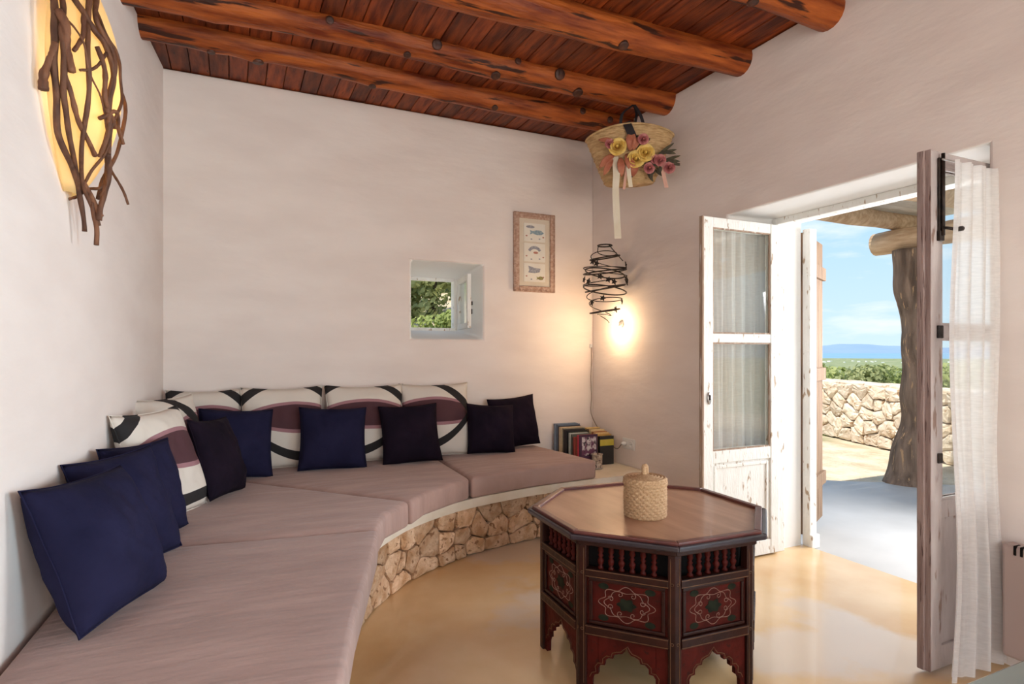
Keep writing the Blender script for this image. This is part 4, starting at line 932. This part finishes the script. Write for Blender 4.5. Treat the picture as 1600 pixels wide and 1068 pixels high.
# straps up to the beam and the dark bow
strip([(-0.06, -0.13, bh - 0.03), (-0.045, -0.12, bh + 0.08), (0.03, -0.02, bh + 0.175)], 0.020, 'strap', 'black_cloth')
strip([(0.10, -0.13, bh - 0.03), (0.075, -0.10, bh + 0.07), (0.035, -0.02, bh + 0.175)], 0.022, 'strap', 'black_cloth')
strip([(0.035, -0.06, bh + 0.01), (0.05, -0.04, bh + 0.10), (0.035, -0.015, bh + 0.175)], 0.018, 'strap', 'black_cloth')
strip([(-0.02, -0.148, bh + 0.012), (0.0, -0.165, bh - 0.04), (0.025, -0.155, bh - 0.10), (0.03, -0.15, bh - 0.12)], 0.055, 'bow', 'black_cloth', (0.95, 0, 0.25))
def rose(c, r, name, m, tilt=(0, -1, 0.15), seed=0):
    rn = random.Random(seed); b = MB()
    for ringi, (rr, hh_, n, op) in enumerate(((1.0, 0.55, 5, 0.95), (0.78, 0.75, 5, 0.55), (0.52, 0.9, 4, 0.3), (0.28, 0.95, 3, 0.12))):
        for k in range(n):
            a0 = 2 * math.pi * (k / n) + ringi * 0.5 + rn.uniform(-0.1, 0.1); wd = 2 * math.pi / n * 1.25
            def f(u, v, a0=a0, wd=wd, rr=rr, hh_=hh_, op=op):
                a = a0 + (u - 0.5) * wd; q = v ** 0.8; rad = r * (0.15 + (rr - 0.15) * q + op * 0.12 * v ** 4)
                z = r * (hh_ * v * (1 - 0.35 * abs(u - 0.5) * 2 * v)) - r * 0.1 * op * v ** 5
                return (rad * math.cos(a), rad * math.sin(a), z)
            b.grid(f, 5, 5)
    b.lathe([(r * 0.14, 0.0), (r * 0.22, r * 0.4), (r * 0.18, r * 0.75), (r * 0.02, r * 0.92)], 8)
    o = b.build(name, m, hb, smooth=True, fix=False, loc=c, rot=Vector(tilt).to_track_quat('Z', 'Y').to_euler()); return o
def fy(z): return -0.15 * basket_prof(max(0, z) / bh) - 0.006
for (x_, z_, r_, sd2) in ((-0.075, 0.21, 0.055, 1), (0.045, 0.125, 0.055, 2), (0.105, 0.16, 0.055, 3)):
    rose((x_, fy(z_) - 0.025, z_), r_, 'yellow_rose', 'yellow_petal', (0.1 * (sd2 - 2), -1, 0.05), sd2)
for (x_, z_, r_, sd2) in ((0.09, 0.25, 0.034, 4), (0.13, 0.065, 0.034, 5), (0.20, 0.11, 0.036, 6), (0.26, 0.06, 0.036, 7), (0.165, 0.12, 0.028, 8), (-0.13, 0.235, 0.03, 9)):
    rose((x_, fy(z_) - 0.03, z_), r_, 'pink_rose', 'pink_petal', (0.2, -1, -0.1), sd2)
def leafp(c, ln, wd, ang, m='rust_petal', name='dried_leaf', bend=0.03):
    b = MB()
    def f(u, v): 
        x_ = (u - 0.5) * wd * math.sin(math.pi * min(1, v * 0.94 + 0.04)) ** 0.7; return (x_, -bend * math.sin(v * 3.14) - abs(x_) * 0.25, v * ln)
    b.grid(f, 4, 8); o = b.build(name, m, hb, smooth=True, fix=False, solid=0.001, loc=c); o.rotation_euler = (0, R(ang), 0); return o
for x_, z_, ln, wd, an in ((-0.05, 0.20, 0.13, 0.05, -62), (0.005, 0.19, 0.13, 0.065, 5), (0.02, 0.19, 0.10, 0.05, 30), (-0.10, 0.17, 0.13, 0.05, -130), (-0.06, 0.15, 0.13, 0.05, 175), (-0.02, 0.17, 0.14, 0.06, 160), (-0.11, 0.14, 0.12, 0.045, -150), (-0.08, 0.24, 0.13, 0.035, -75), (0.05, 0.10, 0.09, 0.05, 200)):
    leafp((x_, fy(z_) - 0.012, z_), ln, wd, an)
for x_, z_, ln, an in ((0.10, 0.10, 0.10, 120), (0.18, 0.14, 0.14, 75), (0.20, 0.10, 0.14, 95), (0.12, 0.04, 0.07, 170), (0.16, 0.06, 0.08, 150), (0.24, 0.07, 0.09, 85), (0.0, 0.10, 0.09, 190), (0.06, 0.20, 0.09, 20)):
    for j in range(3): leafp((x_ + 0.02 * j, fy(z_) - 0.015 - 0.006 * j, z_ + 0.01 * j), ln * (1 - 0.2 * j), 0.022, an + 22 * (j - 1), 'sprig', 'dried_sprig', 0.01)
strip([(-0.095, -0.125, 0.16), (-0.085, -0.15, 0.04), (-0.09, -0.145, -0.10), (-0.075, -0.14, -0.40)], 0.045, 'ribbon', 'ribbon_ivory')
strip([(-0.01, -0.14, 0.16), (-0.005, -0.16, 0.06), (0.01, -0.155, -0.06)], 0.028, 'ribbon', 'ribbon_ivory')
strip([(-0.01, -0.138, 0.16), (-0.02, -0.15, 0.05), (-0.035, -0.145, -0.07)], 0.018, 'ribbon', 'ribbon_pink')
strip([(0.215, -0.13, 0.10), (0.225, -0.135, 0.02), (0.245, -0.13, -0.07)], 0.025, 'ribbon', 'ribbon_pink')

# ------------------------------------------------------------------ books and tin
def book(x0, y0, depth, thick, high, colour, label, z0=BT + 0.001):
    """spine towards -X, covers towards -Y and +Y"""
    o = empty('book', (x0, y0, z0)); tag(o, label, 'book', 'books in the corner of the bench')
    m_ = mat('book_cover', colour, tuple(c * 1.25 for c in colour), 25, 0.5)
    b = MB(); b.bb(0, depth, 0, 0.0025, 0, high); b.bb(0, depth, thick - 0.0025, thick, 0, high); b.bb(0, 0.003, 0.0025, thick - 0.0025, 0, high)
    b.build('cover', m_, o)
    MB().bb(0.0032, depth - 0.004, 0.0026, thick - 0.0026, 0.003, high - 0.004).build('pages', 'paper', o)
    return o, m_
shelf = [(0.022, 0.25, 0.17, (0.45, 0.04, 0.06), 'crimson paperback at the near end of the front row of books'),
 (0.020, 0.225, 0.14, (0.22, 0.09, 0.05), 'brown paperback next to the crimson one'), (0.018, 0.23, 0.15, (0.30, 0.05, 0.035), 'rust red paperback, third book from the near end'),
 (0.024, 0.225, 0.15, (0.10, 0.02, 0.02), 'dark maroon paperback, fourth book from the near end'), (0.020, 0.245, 0.17, (0.10, 0.12, 0.10), 'slate green book beside the pale grey-green one'),
 (0.022, 0.25, 0.17, (0.42, 0.45, 0.40), 'pale grey-green book in the middle of the row'), (0.026, 0.255, 0.18, (0.025, 0.035, 0.025), 'dark bottle green book in the middle of the row'),
 (0.028, 0.265, 0.19, (0.012, 0.010, 0.014), 'black book with broad spine in the middle of the row'), (0.024, 0.27, 0.19, (0.03, 0.02, 0.02), 'blackish brown book behind the black one'),
 (0.026, 0.275, 0.20, (0.30, 0.27, 0.19), 'khaki book near the far end of the row'), (0.034, 0.28, 0.20, (0.55, 0.43, 0.27), 'thick tan book near the far end of the row'),
 (0.026, 0.285, 0.20, (0.025, 0.02, 0.03), 'tall black book next to the blue-grey one'), (0.030, 0.295, 0.21, (0.10, 0.14, 0.20), 'blue-grey hardback second from the far end'), (0.024, 0.30, 0.21, (0.20, 0.24, 0.30), 'tallest pale blue-grey book against the back wall')]
y_ = 3.965
bk0, mm0 = book(2.425, y_ - 0.010, 0.165, 0.009, 0.252, (0.05, 0.018, 0.045), 'thin purple magazine with a photo of people on its cover, nearest of the books')
mm = mat('magazine_photo', (0.62, 0.56, 0.56), (0.14, 0.04, 0.09), 22, 0.4, c3=(0.03, 0.02, 0.03), spots=0.55, spotscale=30, contrast=(0.45, 0.55))
MB().bb(0.02, 0.15, -0.0012, -0.0002, 0.09, 0.235).build('cover_photo', mm, bk0)
mm = mat('magazine_band', (0.07, 0.025, 0.06), (0.11, 0.045, 0.095), 12, 0.4)
MB().bb(0.012, 0.155, -0.0013, -0.0002, 0.02, 0.085).build('cover_band', mm, bk0)
for i, (th, hi, dp, cc, lb) in enumerate(shelf):
    book(2.42 + 0.006 * math.sin(i * 2.3), y_ + 0.001, dp, th, hi, cc, lb); y_ += th + 0.003
y2 = 3.985
for th, hi, cc, lb in ((0.030, 0.225, (0.02, 0.02, 0.02), 'black book with a yellow band, near end of the rear row'), (0.026, 0.235, (0.50, 0.30, 0.08), 'ochre book behind the front row near the wall'),
    (0.032, 0.245, (0.62, 0.46, 0.22), 'sand-coloured book standing behind the front row, third from the near end'), (0.028, 0.25, (0.38, 0.16, 0.06), 'brown-orange book in the rear row'), (0.034, 0.262, (0.62, 0.50, 0.28), 'cream book in the rear row under the cord'),
    (0.030, 0.262, (0.15, 0.08, 0.05), 'dark brown book in the rear row'), (0.034, 0.27, (0.60, 0.42, 0.16), 'golden book at the far end of the rear row')):
    bo_, m_ = book(2.632, y2, 0.13, th, hi, cc, lb); 
    if y2 < 3.99: MB().bb(-0.0005, 0.131, -0.001, -0.0001, 0.15, 0.20).build('cover_band', mat('yellow_band', (0.55, 0.45, 0.05), (0.62, 0.52, 0.1), 10, 0.5), bo_)
    y2 += th + 0.003
tn = empty('tin_pot', (2.535, 3.88, BT + 0.001)); tag(tn, 'small patterned tin pot standing in front of the books', 'tin')
MB().lathe([(0.040, 0), (0.042, 0.003), (0.042, 0.010), (0.040, 0.012), (0.041, 0.105), (0.044, 0.108), (0.044, 0.113), (0.039, 0.113), (0.038, 0.02), (0.001, 0.018)], 24).build('pot_body', 'tin', tn, smooth=True)
for z in (0.006, 0.110): MB().tube([(0.0435 * math.cos(a), 0.0435 * math.sin(a), z) for a in [k * 0.2618 for k in range(24)]], 0.0022, 6, closed=True).build('rolled_rim', 'steel', tn, smooth=True)

# ------------------------------------------------------------------ heater and glass table
ht = empty('wall_heater', (XW, 0.95, 0)); tag(ht, 'white electric panel heater on the wall right of the door', 'heater')
MB().bb(-0.082, -0.012, -0.36, 0.36, 0.065, 0.505).build('heater_body', 'heater', ht, bevel=0.012, seg=3)
MB().bb(-0.012, -0.001, -0.30, 0.30, 0.12, 0.46).build('wall_bracket', 'plastic', ht)
g0 = None
for k in range(30):
    y_ = 0.315 - k * 0.0215
    if g0 is None: g0 = MB().add([], []).bb(-0.0845, -0.045, -0.0055, 0.0055, 0.468, 0.5065).build('grille_slot', 'slot', ht, bevel=0.004, loc=(0, y_, 0))
    else: share(g0, 'grille_slot', ht, (0, y_, 0))
gt = empty('glass_table', (1.62, 0.10, 0)); tag(gt, 'table with a grey-green glass top at the bottom right corner', 'table')
gm, t, p = base_mat('green_glass_top'); p.inputs['Base Color'].default_value = (0.30, 0.36, 0.33, 1); p.inputs['Roughness'].default_value = 0.12; p.inputs['Transmission Weight'].default_value = 0.35
MB().bb(-0.68, 0.68, -0.445, 0.445, 0.728, 0.740).build('glass_top', gm, gt, bevel=0.003)
MB().bb(-0.66, 0.66, -0.425, 0.425, 0.700, 0.7275).build('top_frame', 'iron', gt, bevel=0.003)
for sx in (-1, 1):
    for sy in (-1, 1): MB().bb(sx * 0.62 - 0.02, sx * 0.62 + 0.02, sy * 0.39 - 0.02, sy * 0.39 + 0.02, 0.0, 0.70).build('leg', 'iron', gt, bevel=0.003)

# ------------------------------------------------------------------ outside: terrace, pergola, stone wall
tp = [(3.355, -3.5), (7.0, -3.5), (6.9, 2.86), (5.79, 3.66), (5.28, 4.02), (4.4, 4.65), (3.355, 4.65)]
te = MB().prism(tp, -0.10, -0.012).build('terrace_paving', 'terrace', bevel=0.01); tag(te, 'pale cement terrace outside the door', 'terrace', kind='structure')
pe = empty('pergola', (5.92, 3.57, -0.012)); tag(pe, 'rustic pergola with a gnarled trunk post and pale log beams', 'pergola')
rn = random.Random(8)
def post(u, v):
    a = 2 * math.pi * u; z = 2.24 * v
    r = 0.135 + 0.085 * math.exp(-z / 0.22) + 0.022 * math.sin(z * 6.5 + 1) + 0.018 * math.sin(z * 13) * math.cos(a) + 0.04 * nz3(math.cos(a) * 0.9, math.sin(a) * 0.9, z * 1.6) + 0.02 * nz3(math.cos(a) * 2.5, math.sin(a) * 2.5, z * 2)
    return (0.035 * math.sin(z * 2.2) + r * math.cos(a), 0.03 * math.sin(z * 3.1 + 1) - 0.02 + r * math.sin(a), z)
b = MB().grid(post, 28, 60, wrapu=True); b.f.append(tuple(60 * 28 + k for k in range(28))); b.m.append(0)
b.build('trunk_post', 'trunk', pe, smooth=True)
MB().tube([(0.01 * math.sin(y * 3), 0.36 - y, 2.35 + 0.01 * math.sin(y * 2)) for y in [k * 0.2 for k in range(34)]], lambda s: 0.112 + 0.008 * math.sin(s * 50), 16).build('log_beam', 'log_pale', pe, smooth=True)
for k, yy in enumerate((0.17, -0.65, -1.45, -2.3, -3.1, -4.0, -4.9, -5.8)):
    MB().tube([(0.55 - x, yy + 0.012 * math.sin(x * 3 + k), 2.545 + 0.01 * math.sin(x * 2.2 + k)) for x in [j * 0.2 for j in range(16)]], lambda s: 0.085 + 0.006 * math.sin(s * 20 + k), 14).build('log_rafter', 'log_pale', pe, smooth=True)
b0 = None
for k in range(44):
    q = (0.65 - 3.2 / 2, 0.24 - 0.148 * k, 2.66)
    if b0 is None: b0 = MB().bb(-1.58, 1.6, -0.072, 0.072, -0.012, 0.012).build('roof_board', 'cane', pe, loc=q)
    else: share(b0, 'roof_board', pe, q)

W0, WD = Vector((7.78, 4.81)), Vector((0.357, 0.934)); WN = Vector((-WD.y, WD.x))
sw = empty('dry_stone_wall', (7.78, 4.81, -0.05)); tag(sw, 'low dry stone garden wall of pale boulders beyond the terrace', 'wall')
def wp(s, z, d): q = WD * s + WN * d; return (q.x, q.y, z)
b = MB(); b.add([wp(s, z, d) for s in (-3.2, 4.6) for z in (0, 0.80) for d in (-0.45, -0.03)], [(0, 1, 3, 2), (4, 6, 7, 5), (0, 4, 5, 1), (2, 3, 7, 6), (0, 2, 6, 4), (1, 5, 7, 3)]); b.build('wall_core', 'core_earth', sw)
rnd = random.Random(77); pts = []
for zc, step in ((0.08, 0.34), (0.245, 0.28), (0.40, 0.30), (0.555, 0.27), (0.72, 0.30)):
    s = -3.2 + rnd.uniform(0, 0.2)
    while s < 4.6: pts.append((s, zc + rnd.uniform(-0.04, 0.04))); s += step * rnd.uniform(0.6, 1.4)
for poly in cells(pts, -3.2, 4.6, 0.0, 0.83, 1.3):
    st = stone(poly, wp, 0.009, rnd.uniform(0.03, 0.06), rnd)
    if st: st.build('stone', 'wall_stone', sw)
# cap stones on top
s = -3.2
while s < 4.6:
    l = rnd.uniform(0.3, 0.55)
    vs = [wp(s + 0.01 + (l - 0.02) * a, 0.80 + 0.05 * c + rnd.uniform(-0.008, 0.008), -0.46 + 0.47 * d) for a in (0, 1) for c in (0, 1) for d in (0, 1)]
    MB().add(vs, [(0, 1, 3, 2), (4, 6, 7, 5), (0, 4, 5, 1), (2, 3, 7, 6), (0, 2, 6, 4), (1, 5, 7, 3)]).build('cap_stone', 'wall_stone', sw, bevel=0.015); s += l

# ------------------------------------------------------------------ landscape
def sst(a, c, x): t = max(0, min(1, (x - a) / (c - a))); return t * t * (3 - 2 * t)
def terr(r, ang):
    """ang in degrees from +Y towards +X"""
    hf = 1 - sst(28, 42, abs(ang))
    fall = [(0, -0.06), (10.5, -0.06), (16, -1.0), (30, -4.0), (60, -9), (200, -28), (800, -80), (1e6, -80)]
    for (a, za), (c, zc) in zip(fall, fall[1:]):
        if a <= r <= c: zf = za + (zc - za) * (r - a) / (c - a); break
    zh = -0.06 + 0.26 * max(0, r - 7.5) if r < 60 else 13.6
    zh = zh if r < 120 else zh + (zf - zh) * sst(120, 800, r)
    return zf * (1 - hf) + zh * hf
radii = [0.0, 3.0, 7.0, 8.5, 10.5, 12, 14, 16, 20, 25, 30, 40, 60, 90, 120, 200, 300, 500, 800, 1500, 3000, 5000, 7600]
def tf(u, v):
    k = v * (len(radii) - 1); i = min(int(k), len(radii) - 2); r = radii[i] + (radii[i + 1] - radii[i]) * (k - i); a = u * 360 - 180
    return (r * math.sin(R(a)), r * math.cos(R(a)), terr(r, a) + (0.04 * nz3(r * 0.7, a * 0.2, 0) if r > 11 else 0))
M['plain'] = mat('coastal_plain_scrub', (0.16, 0.20, 0.075), (0.30, 0.30, 0.15), 0.02, 0.95, c3=(0.52, 0.44, 0.30), spots=0.64, spotscale=0.004, detail=12)
b = MB(); b.grid(tf, 144, len(radii) - 1, wrapu=True)
b.m = [1 if i // 144 >= 8 else 0 for i in range(len(b.f))]
gr = b.build('ground', ['dry_ground', 'plain'], smooth=True); tag(gr, 'dry grassy ground falling away towards the coast', 'ground', kind='structure')
se = MB().lathe([(6500, 0), (60000, 0)], 64, (0, 0, -82), cap=False).build('sea', 'sea'); tag(se, 'calm blue sea on the horizon', 'sea', kind='structure')
def mt(u, v):
    a = 20 + 90 * u; r = 26000 + 3000 * v; h = 430 * (0.35 + 0.65 * abs(nz3(u * 14, 1.7, 0)) + 0.45 * nz3(u * 5, 4.4, 0) + 0.12 * nz3(u * 60, 2, 0))
    return (r * math.sin(R(a)), r * math.cos(R(a)), -85 + max(10, h + 60) * v)
hl = MB().grid(mt, 240, 6).build('hills', 'hill_haze', smooth=True); tag(hl, 'hazy blue mountain ridge across the sea', 'mountains', kind='structure')
rn = random.Random(13); b = MB()
for k in range(40):
    a = rn.uniform(48, 62); r = rn.uniform(4600, 5600); s_ = rn.uniform(5, 11)
    b.box((r * math.sin(R(a)), r * math.cos(R(a)), -80 + s_ * 0.4), (s_ * 1.8, s_ * 1.8, s_ * 0.9), Matrix.Rotation(rn.uniform(0, 3), 3, 'Z'))
tag(b.build('coastal_town', 'house_white'), 'distant white town on the coastal plain', 'town', kind='stuff')

def tree(name, r, ang, h, rad, leaves, m, label, group, seed, leafsize=0.09, low=0.25, flat=1.0):
    rn = random.Random(seed); o = empty(name, (r * math.sin(R(ang)), r * math.cos(R(ang)), terr(r, ang) - 0.03)); tag(o, label, 'tree' if 'shrub' not in name else 'shrub', group)
    b = MB(); vs = []; fs = []
    blobs = []
    for k in range(18):
        z = h * (low + (0.92 - low) * rn.random()); rr = rad * (1.0 - 0.55 * ((z / h - low) / (1 - low)) ** 1.6); a = rn.uniform(0, 6.283); q = rr * rn.uniform(0.25, 0.75)
        blobs.append((Vector((q * math.cos(a), q * math.sin(a), z)), rad * rn.uniform(0.28, 0.46)))
    for k in range(leaves):
        c, br = rn.choice(blobs); d = Vector((rn.gauss(0, 1), rn.gauss(0, 1), rn.gauss(0, 1))).normalized()
        p_ = c + d * br * rn.uniform(0.72, 1.03); p_.z = max(0.05, p_.z)
        n_ = (d + Vector((rn.uniform(-1, 1), rn.uniform(-1, 1), rn.uniform(-0.5, 1))) * 0.8).normalized(); t1 = n_.orthogonal().normalized(); t2 = n_.cross(t1); s = leafsize * rn.uniform(0.6, 1.4); i = len(vs)
        vs += [p_ - t1 * s, p_ - t2 * s * 0.55, p_ + t1 * s, p_ + t2 * s * 0.55]; fs.append((i, i + 1, i + 2, i + 3))
    b.add(vs, fs); b.build('foliage', m, o, fix=False)
    tb_ = MB(); tb_.tube([(0, 0, 0), (0.03 * h, 0.02 * h, h * 0.35), (0.0, 0.0, h * 0.8)], lambda s: 0.035 * h * (1 - 0.75 * s), 8); tb_.build('trunk', 'bark', o, smooth=True)
rn = random.Random(31)
# hillside behind the small window
win_trees = [(15.5, 12, 2.3, 1.3), (16.0, 17.5, 2.5, 1.35), (15.2, 23.5, 2.3, 1.3), (20.0, 9, 2.6, 1.6), (20.5, 14.5, 2.8, 1.6), (20.5, 20, 2.8, 1.6), (19.5, 26.5, 2.6, 1.5), (25.5, 11.5, 2.6, 1.9), (26, 17.2, 2.8, 1.9), (25.5, 23, 2.6, 1.9)]
wl_ = ['pine on the hillside at the left of the small window, front rank', 'pine filling the middle of the small window', 'pine at the right of the small window, front rank',
       'pine behind, far left on the window hillside', 'pine behind the middle window pine, left', 'pine behind the middle window pine, right', 'pine at the far right of the window hillside',
       'topmost pine on the hillside, left', 'topmost pine on the hillside, middle', 'topmost pine on the hillside, right']
for i, (r, a, h, rd) in enumerate(win_trees): tree('pine_tree', r, a, h, rd, 4200, 'pine', wl_[i], 'pines on the hillside outside the small window', 200 + i, 0.085, 0.12)
for i, (r, a, h, rd, lb) in enumerate(((11.2, 14.2, 1.1, 0.62, 'yellow-green shrub low at the left of the small window'), (11.0, 17.0, 0.95, 0.6, 'yellow-green shrub low in the middle of the small window'), (11.3, 19.6, 1.0, 0.6, 'yellow-green shrub low at the right of the small window'), (11.5, 22.5, 1.3, 0.6, 'yellow-green shrub hidden by the right side of the small window'))):
    tree('leafy_shrub', r, a, h, rd, 2200, 'shrub', lb, 'shrubs outside the small window', 300 + i, 0.055, 0.1)
# scrub beyond the stone wall
sl_ = ['at the left', 'left of the middle', 'in the middle', 'right of the middle', 'at the right']
n = 0
for rk, (r, nm, hgt) in enumerate(((15.0, 'nearest rank', 2.0), (22.0, 'second rank', 3.4), (34.0, 'third rank', 5.2), (52.0, 'farthest rank', 8.2))):
    for k in range(5):
        a = 48.5 + 3.4 * k + (1.2 if rk % 2 else 0); n += 1
        rr = r * (1 + 0.06 * math.sin(n * 2.4))
        top = 1.26 - rr * ((0.031, 0.026, 0.0225, 0.0195)[rk] + 0.003 * math.sin(n * 1.9))
        h_ = top - terr(rr, a)
        tree('olive_tree', rr, a, h_ / 0.98, max(0.8, rr * 0.046), 2200, 'shrub' if (n % 3) else 'pine', 'bushy tree beyond the stone wall, %s, %s' % (nm, sl_[k]), 'trees beyond the stone wall', 400 + n, 0.05 * rr / 12, 0.35)
